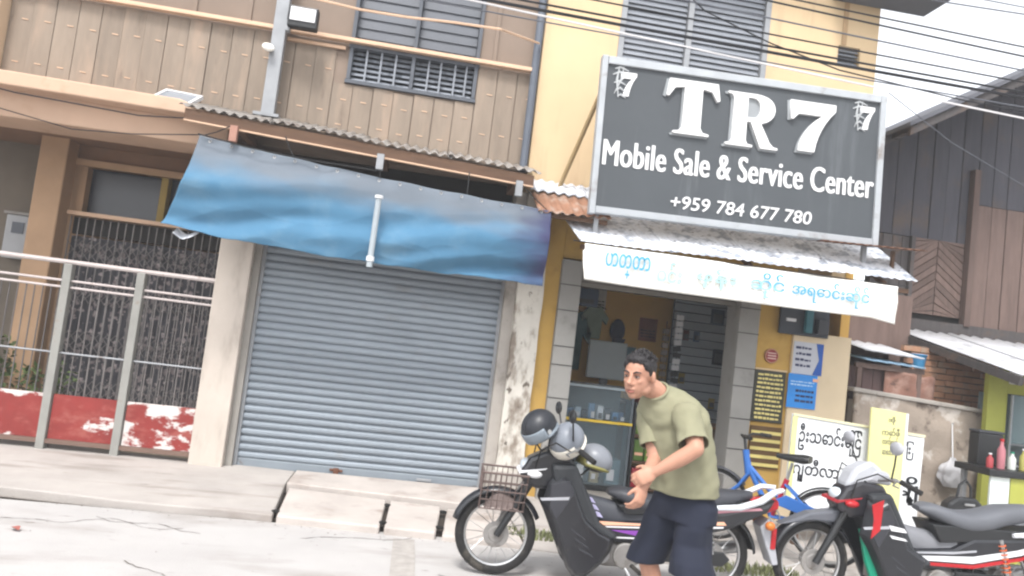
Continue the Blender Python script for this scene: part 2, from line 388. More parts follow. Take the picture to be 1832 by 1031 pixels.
# tall window crossing the rail
W = bx('window', mat('window void', '24272d', .6), H, -.96, .29, 7.40, 7.44, 3.84, 5.6)
dfr = mat('dull window frame', '4f535a', .6, .1, 4)
for a in (-.96, -.36, .255): bx('frame', dfr, W, a, a+.035, 7.20, 7.27, 3.86, 5.6)
for z in (3.82, 4.17, 5.58): bx('sill', dfr, W, -.97, .30, 7.195, 7.275, z, z+.035)
def slat_run(name, m, parent, x0, x1, y, z0, z1, pitch, tilt=35, wdt=None, th=.006):
    wdt = wdt or pitch*1.1; b = B()
    b.box(x0-(x0+x1)/2, x1-(x0+x1)/2, -wdt/2, wdt/2, -th/2, th/2, Matrix.Rotation(R(tilt), 4, 'X'))
    me = bpy.data.meshes.new(name); b.bm.to_mesh(me); b.bm.free(); o = None; z = z0+pitch/2
    while z < z1:
        loc = ((x0+x1)/2, y, z)
        o = place(name, me, m, parent, loc) if o is None else dup(o, loc)
        z += pitch
for a, c in ((-.925, -.365), (-.32, .25)): slat_run('louvre', glass_d, W, a, c, 7.29, 4.21, 5.58, .1, 82, .104)
lat = mat('pale louvre glass', '8e939b', .35, .1, 4, rnd=.1, dirt='565b63', dscale=5, dthr=(.5, .7), dstretch=(2, 1, 1))
for a, c in ((-.925, -.365), (-.32, .25)): slat_run('louvre', lat, W, a, c, 7.28, 3.86, 4.17, .052, 50, .042)
for a in (-.8, -.66, -.52, -.2, -.08, .06, .17): bx('bar', louv_m, W, a, a+.018, 7.215, 7.235, 3.855, 4.17)
# downpipe and end pillar
B().tube([(.845, 7.16, 3.2), (.845, 7.16, 6.2)], .04, 10).build('downpipe', mat('grey blue pipe', '5b616b', .6, .1, 4), H, smooth=True)
bx('pillar', pale_cream, H, -4.9, -4.02, 7.05, 7.45, 3.3, 6.2, .01)
# floor beam in two steps and porch
def wavy_beam(name, m, x0, x1, y0, y1, z0, z1, k):
    o = B().grid(lambda u, v: (x0+(x1-x0)*u, y0, z0+(z1-z0)*v), 1, 1)
    o.bm.clear(); o.box(x0, x1, y0, y1, z0, z1); return o.build(name, m, H, bevel=.012)
wavy_beam('beam', cream_beam, -5.2, -1.9, 6.98, 7.5, 2.97, 3.215, 1)
B().prism([(-5.2, 3.22), (-2.2, 3.19), (-1.95, 3.175), (-2.05, 3.24), (-2.3, 3.315), (-5.2, 3.35)], 6.80, 7.2).build('beam_lip', cream_beam, H, bevel=.012)
bx('ceiling', ochre_d, H, -5.6, -1.87, 7.5, 8.7, 3.05, 3.12)
bx('wall', mat('porch grey wall', '6a6156', .9, .12, 2), H, -6.2, -3.98, 8.7, 8.85, -.02, 3.2)
bx('lintel', ochre_d, H, -3.98, -1.87, 8.3, 8.5, 2.90, 3.06)
bx('trim', ochre, H, -3.98, -1.87, 8.26, 8.3, 2.83, 2.90)
bx('wall', ochre, H, -3.98, -1.87, 8.6, 8.75, -.02, 2.9)
bx('column', ochre, H, -3.99, -3.72, 8.05, 8.29, -.02, 3.06, .012)
Wp = bx('window', mat('porch window glass', '37383f', .25, .1, 2, spec=.5), H, -3.68, -1.88, 8.46, 8.48, 2.34, 2.84)
for a in (-3.69, -2.87): bx('frame', ochre if a < -3 else mat('yellowish post', '8f7a45', .8), Wp, a, a+.07, 8.33, 8.45, 2.345, 2.83)
bx('sill', peach, Wp, -3.72, -1.88, 8.24, 8.45, 2.305, 2.345)
# folding grille in front of a patterned curtain
cm = mat('mottled curtain', '857b7b', .95, .3, 9, .1, dirt='b0a5a3', dscale=16, dthr=(.48, .62), dirt2='33363e', d2scale=8, d2thr=(.55, .66))
nn, ll, bb = nodes_of(cm); vo = nn.new('ShaderNodeTexVoronoi'); vo.inputs['Scale'].default_value = 13; vo.inputs['Randomness'].default_value = .8
tcc = nn.new('ShaderNodeTexCoord'); nzz = nn.new('ShaderNodeTexNoise'); nzz.inputs['Scale'].default_value = 22; va = nn.new('ShaderNodeVectorMath'); va.operation = 'MULTIPLY_ADD'; va.inputs[1].default_value = (.09, .09, .09)
ll.new(tcc.outputs['Object'], nzz.inputs['Vector']); ll.new(nzz.outputs['Color'], va.inputs[0]); ll.new(tcc.outputs['Object'], va.inputs[2]); ll.new(va.outputs[0], vo.inputs['Vector'])
mq = nn.new('ShaderNodeMapRange'); mq.inputs[1].default_value = .30; mq.inputs[2].default_value = .42; ll.new(vo.outputs['Distance'], mq.inputs[0])
mz = nn.new('ShaderNodeMix'); mz.data_type = 'RGBA'; s0 = bb.inputs['Base Color'].links[0].from_socket; ll.new(mq.outputs[0], mz.inputs[0]); ll.new(s0, mz.inputs[6]); mz.inputs[7].default_value = (*hexc('47464a'), 1); ll.new(mz.outputs[2], bb.inputs['Base Color'])
B().grid(lambda u, v: (-3.72+1.85*u, 8.43+.02*math.sin(u*60)+.01*nz(u*9, v*4, 3), .35+1.75*v), 120, 6).build('curtain', cm, H, smooth=True)
bx('curtain_rail', dark, H, -3.72, -1.88, 8.42, 8.46, 2.12, 2.3)
G = bx('grille_gate', steel, H, -3.74, -1.9, 8.36, 8.39, .22, .26)
me = None; gb = mat('grille bar', '827d7b', .6, .2, 8, rnd=.2)
for i in range(24):
    xx = -3.72+i*.079
    me = bx('bar', gb, G, xx, xx+.009, 8.34, 8.356, .26, 2.3) if me is None else dup(me, (xx+.007, 8.348, .26))
b = B()
for i in range(23):
    for z in (.5, 1.0, 1.5, 1.95):
        xx = -3.72+i*.079
        b.tube([(xx, 8.332, z-.1), (xx+.158, 8.332, z+.1)], .004, 4); b.tube([(xx+.158, 8.326, z-.1), (xx, 8.326, z+.1)], .004, 4)
b.build('lattice', gb, G)['kind'] = 'stuff'
mb = thing('meter_box', 'pale metal meter box on the grey porch wall', 'meter box', (-4.32, 8.62, 1.78))
bx('case', mat('pale box', '9c9d9f', .6, .08, 4), mb, -4.45, -4.19, 8.55, 8.70, 1.78, 2.25, .01); bx('hood', tin, mb, -4.47, -4.17, 8.52, 8.70, 2.252, 2.28); bx('window', glass_d, mb, -4.38, -4.26, 8.54, 8.552, 2.05, 2.17)
# main pillars
pm = mat('whitewashed pillar', 'b4aaa0', .9, .07, 2, .1, dirt='8f857b', dscale=2.2, dthr=(.5, .8), dstretch=(2, 2, .6), dirt2='6a6058', d2scale=7, d2thr=(.68, .8))
bx('pillar', pm, H, -1.865, -1.565, 7.12, 7.5, 0, 3.0, .012)
bx('jamb', mat('grey jamb', '8b8781', .85, .1, 3), H, -1.565, -1.50, 7.2, 7.42, .08, 3.0)
bx('jamb', concrete, H, .815, .925, 7.14, 7.45, .05, 3.0, .006)
fl = mat('flaking white pillar', 'bcb7ae', .92, .06, 3, .3, 30, dirt='7a6f64', dscale=3.0, dthr=(.47, .62), dstretch=(1.5, 1.5, .7), dirt2='5d544c', d2scale=10, d2thr=(.6, .68))
def rough_pillar(u, v):
    a = 2*math.pi*u; c, s_ = math.cos(a), math.sin(a); k = 1/max(abs(c), abs(s_))
    xx, yy, z = 1.05+.125*c*k, 7.25+.17*s_*k, 3.0*v
    q = .012*nz(xx*9, yy*9, z*5) + .03*max(0, nz(xx*4, yy*4, z*2.2)-.1)*(1 if z < 1.3 else .4)
    base = .045*max(0, 1-z/.5)
    return (xx + (c*(q+base)), yy + s_*(q+base), z)
B().grid(rough_pillar, 48, 90).build('pillar', fl, H, smooth=False)
bx('plinth', concrete, H, .86, 1.2, 7.03, 7.11, .02, .32, .03)
bx('shutter_head', dark, H, -1.5, .815, 7.46, 7.6, 2.5, 3.1)
bx('lintel', wood, H, -1.5, .815, 7.3, 7.45, 2.62, 2.74)
bx('threshold', concrete, H, -1.5, .815, 7.22, 7.5, .02, .075)
# roller shutter: every slat its own piece
RS = bx('roller_shutter', mat('shutter bottom bar', '7e868d', .5, .08, 3, metal=.2, dirt='5d4b40', dscale=4, dthr=(.58, .72)), H, -1.5, .815, 7.27, 7.31, .085, .17, .006)
ph = .0715; prof = [(.008, 0), (-.012, .003), (-.021, .018), (-.021, .038), (-.014, .053), (.012, .0555), (.014, .071), (.016, .0)]
b = B(); b.prism_yz(prof, -1.145, 1.145); me = bpy.data.meshes.new('slat'); bmesh.ops.recalc_face_normals(b.bm, faces=b.bm.faces); b.bm.to_mesh(me); b.bm.free(); o = None
for i in range(35):
    loc = (-.3425+random.uniform(-.002, .002), 7.29+random.uniform(-.002, .002), .172+i*ph)
    o = place('slat', me, shutter_m, RS, loc) if o is None else dup(o, loc)
for x in (-1.5, .785): bx('guide_rail', steel, RS, x, x+.03, 7.25, 7.33, .08, 2.7)
bx('back', dark, RS, -1.49, .80, 7.345, 7.36, .09, 2.7)
B().tube([(-.62, 7.262, .14), (-.50, 7.262, .135)], .012, 6).build('lock_bar', mat('rusty lock', '5b3a2a', .8, .2, 9), RS); bx('lock', mat('rusty lock', '5b3a2a', .8, .2, 9), RS, -.585, -.535, 7.245, 7.268, .10, .16, .004); bx('handle', steel, RS, .2, .34, 7.248, 7.268, .115, .14, .004)
# the body of the house behind
b = B(); b.box(-4.9, -4.02, 7.46, 12, 3.15, 6.2); b.box(.70, .86, 7.46, 12, 3.15, 6.2); b.box(-4.0, .68, 11.9, 12, 3.15, 6.2)
b.build('wall', panel_m, H)
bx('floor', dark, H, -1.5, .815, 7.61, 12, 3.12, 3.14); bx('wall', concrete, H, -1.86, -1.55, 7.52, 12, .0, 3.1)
B().prism_yz([(6.7, 6.2), (9.6, 7.3), (12.5, 6.2), (12.5, 6.26), (9.6, 7.37), (6.7, 6.26)], -5.2, .9).build('roof', rust, H)

# steel post with lamps
P = thing('steel_post', 'grey square steel post standing on the tin awning before the boards', 'post', (-1.6, 7.1, 3.3))
bx('shaft', steel, P, -1.665, -1.545, 7.05, 7.13, 3.36, 6.3, .006); bx('foot_plate', steel, P, -1.72, -1.49, 7.0, 7.17, 3.33, 3.36)
F = thing('floodlight', 'black framed floodlight with white face beside the steel post', 'floodlight', (-1.4, 7.0, 4.2))
bx('housing', black, F, -1.52, -1.25, 6.93, 7.03, 4.18, 4.38, .012); bx('lens', white_p, F, -1.50, -1.27, 6.918, 6.929, 4.235, 4.36, .004)
bx('bracket', steel, F, -1.54, -1.50, 6.98, 7.05, 4.15, 4.25)
L = thing('oval_lamp', 'small white oval lamp fixed low on the steel post', 'lamp', (-1.66, 7.03, 3.93))
B().ball((-1.665, 6.99, 3.965), (.058, .03, .037), 16, 10, Matrix.Rotation(R(12), 3, 'Y')).build('lens', mat('lamp white', 'f0eee6', .4, .02), L, smooth=True)
B().tube([(-1.655, 7.05, 3.965), (-1.66, 7.0, 3.965)], .03, 10).build('base', steel, L)
SP = thing('solar_panel', 'small tilted solar panel in white frame on the cream beam', 'solar panel', (-2.4, 6.95, 3.3))
def sp(u, v, h): return Vector((-2.575+.33*u+.05*v, 6.84+.26*v, 3.255+.175*v-.015*u)) + Vector((0, -.55, .83))*h
b = B()
for (u0, u1, v0, v1) in ((0, 1, 0, .08), (0, 1, .92, 1), (0, .07, .08, .92), (.93, 1, .08, .92)):
    c = [sp(u, v, h) for h in (0, .035) for u, v in ((u0, v0), (u1, v0), (u1, v1), (u0, v1))]
    vv = [b.bm.verts.new(p) for p in c]
    for q in ((3,2,1,0),(4,5,6,7),(0,1,5,4),(1,2,6,5),(2,3,7,6),(3,0,4,7)): b.bm.faces.new([vv[i] for i in q])
b.build('frame', white_p, SP)
b = B(); b.face([sp(.07, .08, .02), sp(.93, .08, .02), sp(.93, .92, .02), sp(.07, .92, .02)]); b.build('glass', mat('solar glass', '7d8288', .25, .1, 3, spec=.6), SP, solid=.004)
B().tube([(-2.4, 7.0, 3.26), (-2.4, 7.05, 3.335)], .012, 6).build('bracket', steel, SP)

# tin awning above the shutter
A = thing('tin_awning', 'weathered corrugated tin awning along the foot of the boards', 'awning', (-.6, 6.8, 3.1))
za = lambda x: 3.185 - .045*(x+2.08)
xs = [-2.2, -1.45, -.7, .1, .90]
for i in range(4):
    a, c = xs[i], xs[i+1]+.04; dz = .012*(i % 2)
    corrugated((a, 6.5, za(a)+dz), (c, 6.5, za(c)+dz), (a, 7.195, za(a)+.2+dz), (c, 7.195, za(c)+.2+dz), 9, .014).build('sheet', tin, A, smooth=True, solid=.003)
b = B(); b.prism([(-2.15, za(-2.15)-.11), (.88, za(.88)-.11), (.88, za(.88)-.018), (-2.15, za(-2.15)-.018)], 6.52, 6.56); b.build('fascia', wood, A)
b = B(); b.prism([(-2.15, za(-2.15)-.125), (.88, za(.88)-.125), (.88, za(.88)-.113), (-2.15, za(-2.15)-.113)], 6.51, 6.55); b.build('batten', peach, A)
for x in (-1.72, -.48, .75):
    bx('rafter', wood, A, x-.035, x+.035, 6.57, 7.19, za(x)-.10, za(x)-.03)
    bx('hanger', steel if x > -1 else mat('faded pink block', '9a7466', .8), A, x-.03, x+.03, 6.46, 6.515, za(x)-.235, za(x)-.10)

# blue tarpaulin
tm = mat('blue tarpaulin', '4a738f', .8, .07, 2.5, .05, 60, spec=.2, dirt='5f8096', dscale=2.5, dthr=(.5, .8))
n, l, bs = nodes_of(tm)
src = bs.inputs['Base Color'].links[0].from_socket
uv = n.new('ShaderNodeTexCoord'); sx = n.new('ShaderNodeSeparateXYZ'); l.new(uv.outputs['UV'], sx.inputs[0])
nt_ = n.new('ShaderNodeTexNoise'); nt_.inputs['Scale'].default_value = 4; mpg = n.new('ShaderNodeMapping'); mpg.inputs['Scale'].default_value = (1.6, 1, 1); l.new(uv.outputs['UV'], mpg.inputs[0]); l.new(mpg.outputs[0], nt_.inputs['Vector'])
def ramp2(sock, a, b_, amt):
    s1 = n.new('ShaderNodeMath'); s1.operation = 'MULTIPLY_ADD'; l.new(nt_.outputs['Fac'], s1.inputs[0]); s1.inputs[1].default_value = amt; l.new(sock, s1.inputs[2])
    m1 = n.new('ShaderNodeMapRange'); m1.interpolation_type = 'SMOOTHSTEP'; m1.inputs[1].default_value = a; m1.inputs[2].default_value = b_; l.new(s1.outputs[0], m1.inputs[0]); return m1.outputs[0]
def mixin(base, fac, h):
    mx = n.new('ShaderNodeMix'); mx.data_type = 'RGBA'; l.new(fac, mx.inputs[0]); l.new(base, mx.inputs[6]); mx.inputs[7].default_value = (*hexc(h), 1); return mx.outputs[2]
c1 = mixin(src, ramp2(sx.outputs['Y'], .66, 1.05, .35), '6d757e')     # greyer towards the top
c2 = mixin(c1, ramp2(sx.outputs['X'], .97, 1.13, .22), '393a58')     # darker navy strip sewn on the right end
l.new(c2, bs.inputs['Base Color'])
T = thing('tarpaulin', 'creased blue tarpaulin hung as a blind over the roller shutter', 'tarpaulin', (-.5, 6.5, 2.1))
top = lambda u: (-2.0+3.07*u, 2.955-.215*u-.035*math.sin(math.pi*u))
def bot(u):
    z = 2.10-.045*u + .012*math.sin(9*u) + .016*nz(u*9, 1, 3) + .008*nz(u*31, 2, 3) + .07*max(0, 1-u/.13)
    return (-2.10+3.17*u, z)
def tarp(u, v):
    tx, tz = top(u); bx_, bz = bot(u); x, z = bx_+(tx-bx_)*v, bz+(tz-bz)*v
    if v < .5: x -= .1*max(0, 1-u/.06)*(1-v/.5)
    d = u*3.1
    y = 6.50 + .10*(v-.5)*0 - .05*math.sin(math.pi*v)
    q = v-.24*d+.10*nz(d*.9, v, 4)
    y += .040*math.sin(9*q)*(1-v)**.7 + .016*math.sin(21*q+2*nz(d, v*2, 5))*(1-v)
    y += .035*nz(d*.9+v*.8, v*1.6-d*.5, 1) + .008*nz(d*2.2+v, v*5-d*1.4, 6) + .002*nz(d*5, v*11-d*3, 9)
    y += .045*abs(nz(d*.9+v*.8, v*2.2-d*.8, 11))*(1.2-v) + .016*abs(nz(d*2.4+v*1.5, v*5-d*1.6, 13))*(1.1-v)
    y += .02*math.sin(d*13+2*nz(d*2, v, 8))*v**4
    return (x, y, z)
b = B().grid(tarp, 260, 110); uvl = b.bm.loops.layers.uv.new('UVMap'); b.bm.verts.ensure_lookup_table()
for f in b.bm.faces:
    for lp in f.loops:
        k = lp.vert.index if lp.vert.index >= 0 else 0
b.bm.verts.index_update()
for f in b.bm.faces:
    for lp in f.loops: k = lp.vert.index; lp[uvl].uv = ((k//111)/260, (k % 111)/110)
b.build('sheet', tm, T, smooth=True, solid=.003)
b = B()
for u, x2 in ((.01, -1.75), (.26, -1.3), (.5, -.48), (.75, .3), (.985, .75)):
    x, z = top(u); b.tube([(x, 6.5, z), ((x+x2)/2, 6.5, (z+za(x2)-.1)/2-.01), (x2, 6.5, za(x2)-.10)], .005, 5)
b.tube([(*(-2.0, 6.47, 2.955),), (-1.6, 6.46, 2.90), (-1.1, 6.46, 2.87), (-.5, 6.46, 2.86)], .006, 5)
b2_ = B()
for k in range(17):
    p_ = tarp((k+.5)/17, .965); b2_.ring((p_[0], p_[1]-.005, p_[2]), .011, .004, n=12, m=5)
b2_.build('eyelet', chrome, T)['kind'] = 'stuff'
b.build('rope', black, T)['kind'] = 'stuff'
bp = thing('hanging_pipe', 'short pale pipe hung in front of the blue tarpaulin', 'pipe', (-.44, 6.4, 2.0))
B().tube([(-.44, 6.36, 2.61), (-.442, 6.36, 2.3), (-.445, 6.37, 2.02)], .026, 10).build('tube', mat('dull pvc', '9ba3a8', .6, .1, 5), bp, smooth=True)
B().disc((-.44, 6.36, 2.62), .036, .025, 'z', 12).build('cap', white_p, bp); B().disc((-.445, 6.37, 2.09), .034, .04, 'z', 12).build('collar', white_p, bp)
wc = B().grid(lambda u, v: (-2.1+.2*u, 6.62-.1*v+.03*math.sin(u*7), 2.16-.06*math.sin(u*3)-.055*v+.03*u), 12, 6).build('cloth_scrap', white_tin, None, smooth=True, solid=.003)
tag(wc, 'white scrap of cloth hanging below the left corner of the tarpaulin', 'cloth')

# front fence with red sheet panels
FN = thing('fence', 'steel front fence with peeling red lower panels across the porch', 'fence', (-3.2, 7.2, 0))
for z, r in ((1.775, .021), (1.605, .011), (1.545, .011), (.955, .009)):
    B().tube([(-5.2, 7.2, z+.01), (-1.87, 7.2, z-.008)], r, 8).build('rail', mat('pale rail', 'b3a9a6', .55, .1, 6, dirt='7a5a4c', dscale=6, dthr=(.62, .75)) if z > 1 else steel, FN, smooth=True)
for x in (-4.3, -3.15, -2.52): bx('post', white_steel, FN, x-.036, x+.036, 7.16, 7.245, .05, 1.755, .006)
me = None
for i in range(46):
    x = -5.1+i*.07
    if min(abs(x+4.3), abs(x+3.15), abs(x+2.52)) < .055: continue
    me = bx('bar', mat('thin dark bar', '5d5856', .6, .2, 8, rnd=.25), FN, x-.0045, x+.0045, 7.203, 7.212, .58, 1.54) if me is None else dup(me, (x, 7.2075, .58))
rm = mat('peeling red paint', '7c2c28', .75, .14, 4, .06, dirt='8d4a42', dscale=5, dthr=(.5, .7), dirt2='c2bcb8', d2scale=2.6, d2thr=(.57, .63), dstretch=(1, 1, 2.0))
rm2 = mat('heavily peeled red paint', '7c2c28', .75, .14, 4, .06, dirt='8d4a42', dscale=5, dthr=(.5, .7), dirt2='c2bcb8', d2scale=3.0, d2thr=(.475, .545), dstretch=(1, 1, 1.8))
for i, (a, c) in enumerate(((-5.2, -4.345), (-4.255, -3.195), (-3.105, -2.565), (-2.475, -1.88))):
    o = bx('sheet_panel', rm2 if i == 3 else rm, FN, a, c, 7.19, 7.2, .19, .585)
    if i == 3: o['label'] = 'red panel with most of its paint flaked to white'
bx('bottom_rail', mat('brown bottom rail', '6b564c', .7, .1, 5), FN, -5.2, -1.88, 7.17, 7.23, .15, .188)
# shrub behind the fence
def leafy(name, label, cx, cy, z0, rx, rz, n, m, seed, parent=None):
    rr = random.Random(seed); t = thing(name, label, 'shrub', (cx, cy, .0)); b = B()
    for i in range(6):
        a = rr.random()*6.28; b.tube([(cx+.03*math.cos(a), cy+.03*math.sin(a), 0), (cx+rx*.4*math.cos(a), cy+.12*math.sin(a), z0+rz*.5), (cx+rx*.8*math.cos(a), cy+.2*math.sin(a), z0+rz*(.9+.4*rr.random()))], [.012, .008, .004], 5)
    b.build('stem', brown_wood, t); b = B()
    for i in range(n):
        a = rr.random()*6.28; q = rr.random()**.5; ph_ = rr.uniform(-1, 1)
        c = Vector((cx+rx*q*math.cos(a), cy+.28*q*math.sin(a), z0+rz*(1+ph_*math.sqrt(max(0, 1-q*q*.7)))))
        if nz(c.x*5, c.y*5, c.z*5) < -.12: continue
        d = Vector((rr.uniform(-1, 1), rr.uniform(-1, .4), rr.uniform(-.6, .6))).normalized(); sdv = d.cross(Vector((rr.uniform(-1, 1), rr.uniform(-1, 1), 1))).normalized(); L_ = rr.uniform(.05, .1)
        b.face([c, c+d*L_*.5+sdv*L_*.28, c+d*L_, c+d*L_*.5-sdv*L_*.28])
    b.build('foliage', m, t); return t
lm = mat('dusty green leaf', '4d5c33', .7, .3, 6)
leafy('shrub', 'dusty green shrub behind the fence by the ochre column', -4.15, 7.75, .35, .42, .36, 900, lm, 3)
leafy('shrub', 'small green shrub at the porch corner behind the first fence post', -3.45, 7.75, .25, .25, .28, 420, lm, 5)

# ================================================================== YELLOW PHONE SHOP
SH = thing('phone_shop', 'yellow two storey phone shop with louvred window and open shop front', 'shop', (2.7, 7.2, 0))
wall_holes(B(), .90, 4.46, 2.9, 6.3, 7.2, 7.4, [(1.68, 3.22, 4.50, 5.75), (4.02, 4.27, 4.85, 5.05)]).build('wall', cream, SH)
LW = bx('window', mat('louvre window void', '3a3d42', .6), SH, 1.68, 3.22, 7.36, 7.39, 4.5, 5.75)
for a in (1.66, 2.36, 3.185): bx('frame', steel, LW, a, a+.055, 7.185, 7.26, 4.49, 5.76)
slat_run('louvre', louv_m, LW, 1.72, 2.355, 7.24, 4.52, 5.72, .06, 68, .066); slat_run('louvre', louv_m, LW, 2.42, 3.18, 7.24, 4.52, 5.72, .06, 68, .066)
bx('sill', louv_m, LW, 1.62, 3.26, 7.15, 7.27, 4.455, 4.488)
VT = bx('vent_window', louv_m, SH, 4.02, 4.27, 7.3, 7.33, 4.85, 5.05); slat_run('louvre', louv_m, VT, 4.03, 4.26, 7.24, 4.86, 5.05, .045, 45)
bx('corner_strip', mat('brown corner strip', 'a98d6c', .8), SH, 4.05, 4.10, 7.188, 7.198, 5.06, 6.3)
RF = bx('roof', mat('grey eave', '5f6268', .8, .1, 3), SH, 3.9, 4.95, 6.75, 7.19, 5.52, 5.60)
B().prism_yz([(6.6, 6.25), (12.3, 6.9), (12.3, 7.0), (6.6, 6.33)], .7, 4.9).build('roof', rust, SH)
bx('wall', cream, SH, 4.30, 4.46, 7.41, 12, 2.5, 6.3); bx('wall', cream, SH, .90, 1.0, 7.41, 12, 2.5, 6.3)
# ground floor front
bx('wall', yellow, SH, 1.18, 1.35, 7.18, 7.4, .05, 2.9); bx('wall', yellow, SH, 3.40, 3.80, 7.18, 7.4, .05, 2.9)
bx('lintel', yellow, SH, 1.352, 3.398, 7.18, 7.4, 2.42, 2.9)
gp = mat('grey cement jamb', '85837f', .85, .08, 3, .08, dirt='6b6864', dscale=3, dthr=(.55, .8))
for x0, x1 in ((1.34, 1.545), (3.185, 3.40)):
    o = bx('door_pillar', gp, SH, x0, x1, 7.10, 7.42, .05, 2.4, .008)
    for z in (.35, .75, 1.05, 1.37, 1.55, 1.9, 2.15): bx('joint', dark, o, x0-.002, x1+.002, 7.095, 7.104, z, z+.007)
pc = bx('side_wall', mat('pale cream side wall', 'c9b79a', .85, .06, 1.8, .05, dirt='b3a080', dscale=3, dthr=(.6, .85)), SH, 3.80, 4.43, 7.15, 7.32, .03, 1.99, .006)
bx('wall', brown_wood, SH, 3.81, 5.6, 7.9, 8.0, .0, 2.6)
bx('floor', mat('shop floor', '9a948c', .5), SH, 1.0, 4.4, 7.2, 10.6, .05, .095)
in_m = mat('inner yellow wall', 'c9a057', .85, .08, 2)
bx('wall', in_m, SH, 1.0, 4.6, 9.45, 9.55, .0, 2.9); bx('wall', in_m, SH, 1.0, 1.1, 7.41, 10.5, .0, 2.45); bx('wall', in_m, SH, 4.45, 4.55, 7.41, 10.5, .0, 2.9)
bx('ceiling', mat('inner ceiling', 'b9b3a8', .9), SH, 1.0, 4.5, 7.41, 10.5, 2.55, 2.6)
# rolled up door housing
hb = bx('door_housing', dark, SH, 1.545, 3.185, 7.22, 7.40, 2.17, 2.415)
slat_run('slat', mat('grey door slat', '77736c', .6, .1, 4, rnd=.1), hb, 1.55, 3.18, 7.205, 2.16, 2.42, .05, 78, .045)

# ------------------------------------------------------------------ inside the shop
def slatwall():
    t = thing('slatwall', 'grey slatted display wall with hooks inside the shop', 'display wall', (3.7, 9.05, .4))
    o = None; me = None; b = B(); b.prism_yz([(0, 0), (-.012, .008), (-.012, .09), (0, .098)], -.53, .53); me = bpy.data.meshes.new('slat'); bmesh.ops.recalc_face_normals(b.bm, faces=b.bm.faces); b.bm.to_mesh(me); b.bm.free()
    sm = mat('grey blue slat', '9aa3ac', .6, .06, 3, rnd=.06)
    for i in range(17):
        loc = (3.72, 9.03, .55+i*.108); o = place('slat', me, sm, t, loc) if o is None else dup(o, loc)
    bx('back_panel', mat('slat groove', '3c4046', .8), t, 3.18, 4.26, 9.035, 9.07, .5, 2.42); return t
slatwall()
for i, (x, z, c, lab) in enumerate(((3.75, 2.05, '33475a', 'dark blue blister pack high on the slatted wall'), (3.82, 1.55, '2c3644', 'dark phone case pack hung lower on the slatted wall'))):
    p = thing('blister_pack', lab, 'packet', (x, 9.0, z)); bx('card', mat('pack'+c, c, .5, .2, 9), p, x-.09, x+.09, 9.0, 9.012, z, z+.2, .004); bx('blister', glass_d, p, x-.06, x+.06, 8.975, 8.999, z+.03, z+.14, .008)
rq = random.Random(9)
for r_ in range(4):
    for k in range(5):
        x, z = 3.36+k*.14, 1.0+r_*.27; cc = ['5a3030', '3f5a78', 'a9a9a0', '2a2d33', '8a7a3a', '4b6a55'][rq.randrange(6)]
        if (r_, k) in ((1, 3), (2, 3), (3, 3), (3, 2)) or rq.random() < .25: continue
        p = thing('blister_pack', ('lowest', 'second lowest', 'second highest', 'highest')[r_]+' row of the slatted wall, '+('leftmost', 'left of centre', 'centre', 'right of centre', 'rightmost')[k]+' hanging pack', 'packet', (x, 9.0, z), 'packs on the slatted wall')
        bx('card', mat('pk'+cc, cc, .5, .2, 9), p, x-.04, x+.04, 9.005, 9.013, z, z+.13, .003); bx('blister', glass_d, p, x-.028, x+.028, 8.985, 9.004, z+.02, z+.08, .005)
for x, z, cc, lab in ((2.28, 2.05, 'b5b2a8', 'pale calendar sheet high on the inner yellow wall'), (3.0, 1.75, '7d4a3a', 'red brown poster on the inner yellow wall beside the packet strips'), (2.75, 1.35, '5c7f8c', 'teal poster low on the inner yellow wall')):
    p = thing('wall_poster', lab, 'poster', (x, 9.44, z)); bx('sheet', mat('ps'+cc, cc, .6, .2, 6), p, x-.12, x+.12, 9.435, 9.444, z, z+.3); rows(p, ink, x-.1, x+.1, 9.434, z+.04, z+.16, 3, .016, 3)
st = thing('packet_strip', 'long strip of small black and white packets hung at the doorway', 'packet strip', (3.24, 8.6, 1.0))
B().tube([(3.11, 8.6, 2.1), (3.13, 8.6, 1.0)], .006, 5).build('cord', black, st)
for i in range(15):
    z = 2.03-i*.075; c = white_p if i in (0, 1, 2, 3, 4, 7, 8, 11, 13) else black
    o = B().box(-.045, .045, -.008, .008, 0, .06, Matrix.Rotation(R(random.uniform(-14, 14)), 4, 'Y')).build('packet', c, st, origin=(0, 0, 0)); ORG[o] = Vector((3.115, 8.59, z)); o.location = ORG[o]-ORG[st]
st2 = thing('packet_strip', 'thin dull strip of packets hung left of the black and white one', 'packet strip', (2.98, 8.6, 1.0))
B().tube([(2.96, 8.6, 2.0), (2.97, 8.6, 1.0)], .005, 5).build('cord', black, st2)
for i in range(10):
    z = 1.85-i*.085; bx('packet', mat('dull packet', '6b625a', .6, .2, 9, rnd=.3), st2, 2.925, 3.0, 8.59, 8.605, z, z+.06)
def shirt(name, lab, x, z, c, wdt, h):
    t = thing(name, lab, 'shirt', (x, 9.35, z)); b = B()
    b.prism([(x-wdt*.32, z), (x+wdt*.32, z), (x+wdt*.34, z+h*.6), (x+wdt*.55, z+h*.45), (x+wdt*.62, z+h*.66), (x+wdt*.25, z+h), (x+.04, z+h*.95), (x-.04, z+h*.95), (x-wdt*.25, z+h), (x-wdt*.62, z+h*.66), (x-wdt*.55, z+h*.45), (x-wdt*.34, z+h*.6)], 9.32, 9.38)
    b.build('cloth', mat('cloth'+c, c, .9, .15, 5), t, bevel=.01); B().tube([(x-.15, 9.35, z+h*.93), (x, 9.35, z+h*1.06), (x+.15, 9.35, z+h*.93)], .006, 5).build('hanger', black, t); return t
shirt('hanging_shirt', 'teal shirt hung on the back wall beside the door pillar', 1.98, 1.28, '3f5f63', .42, .75)
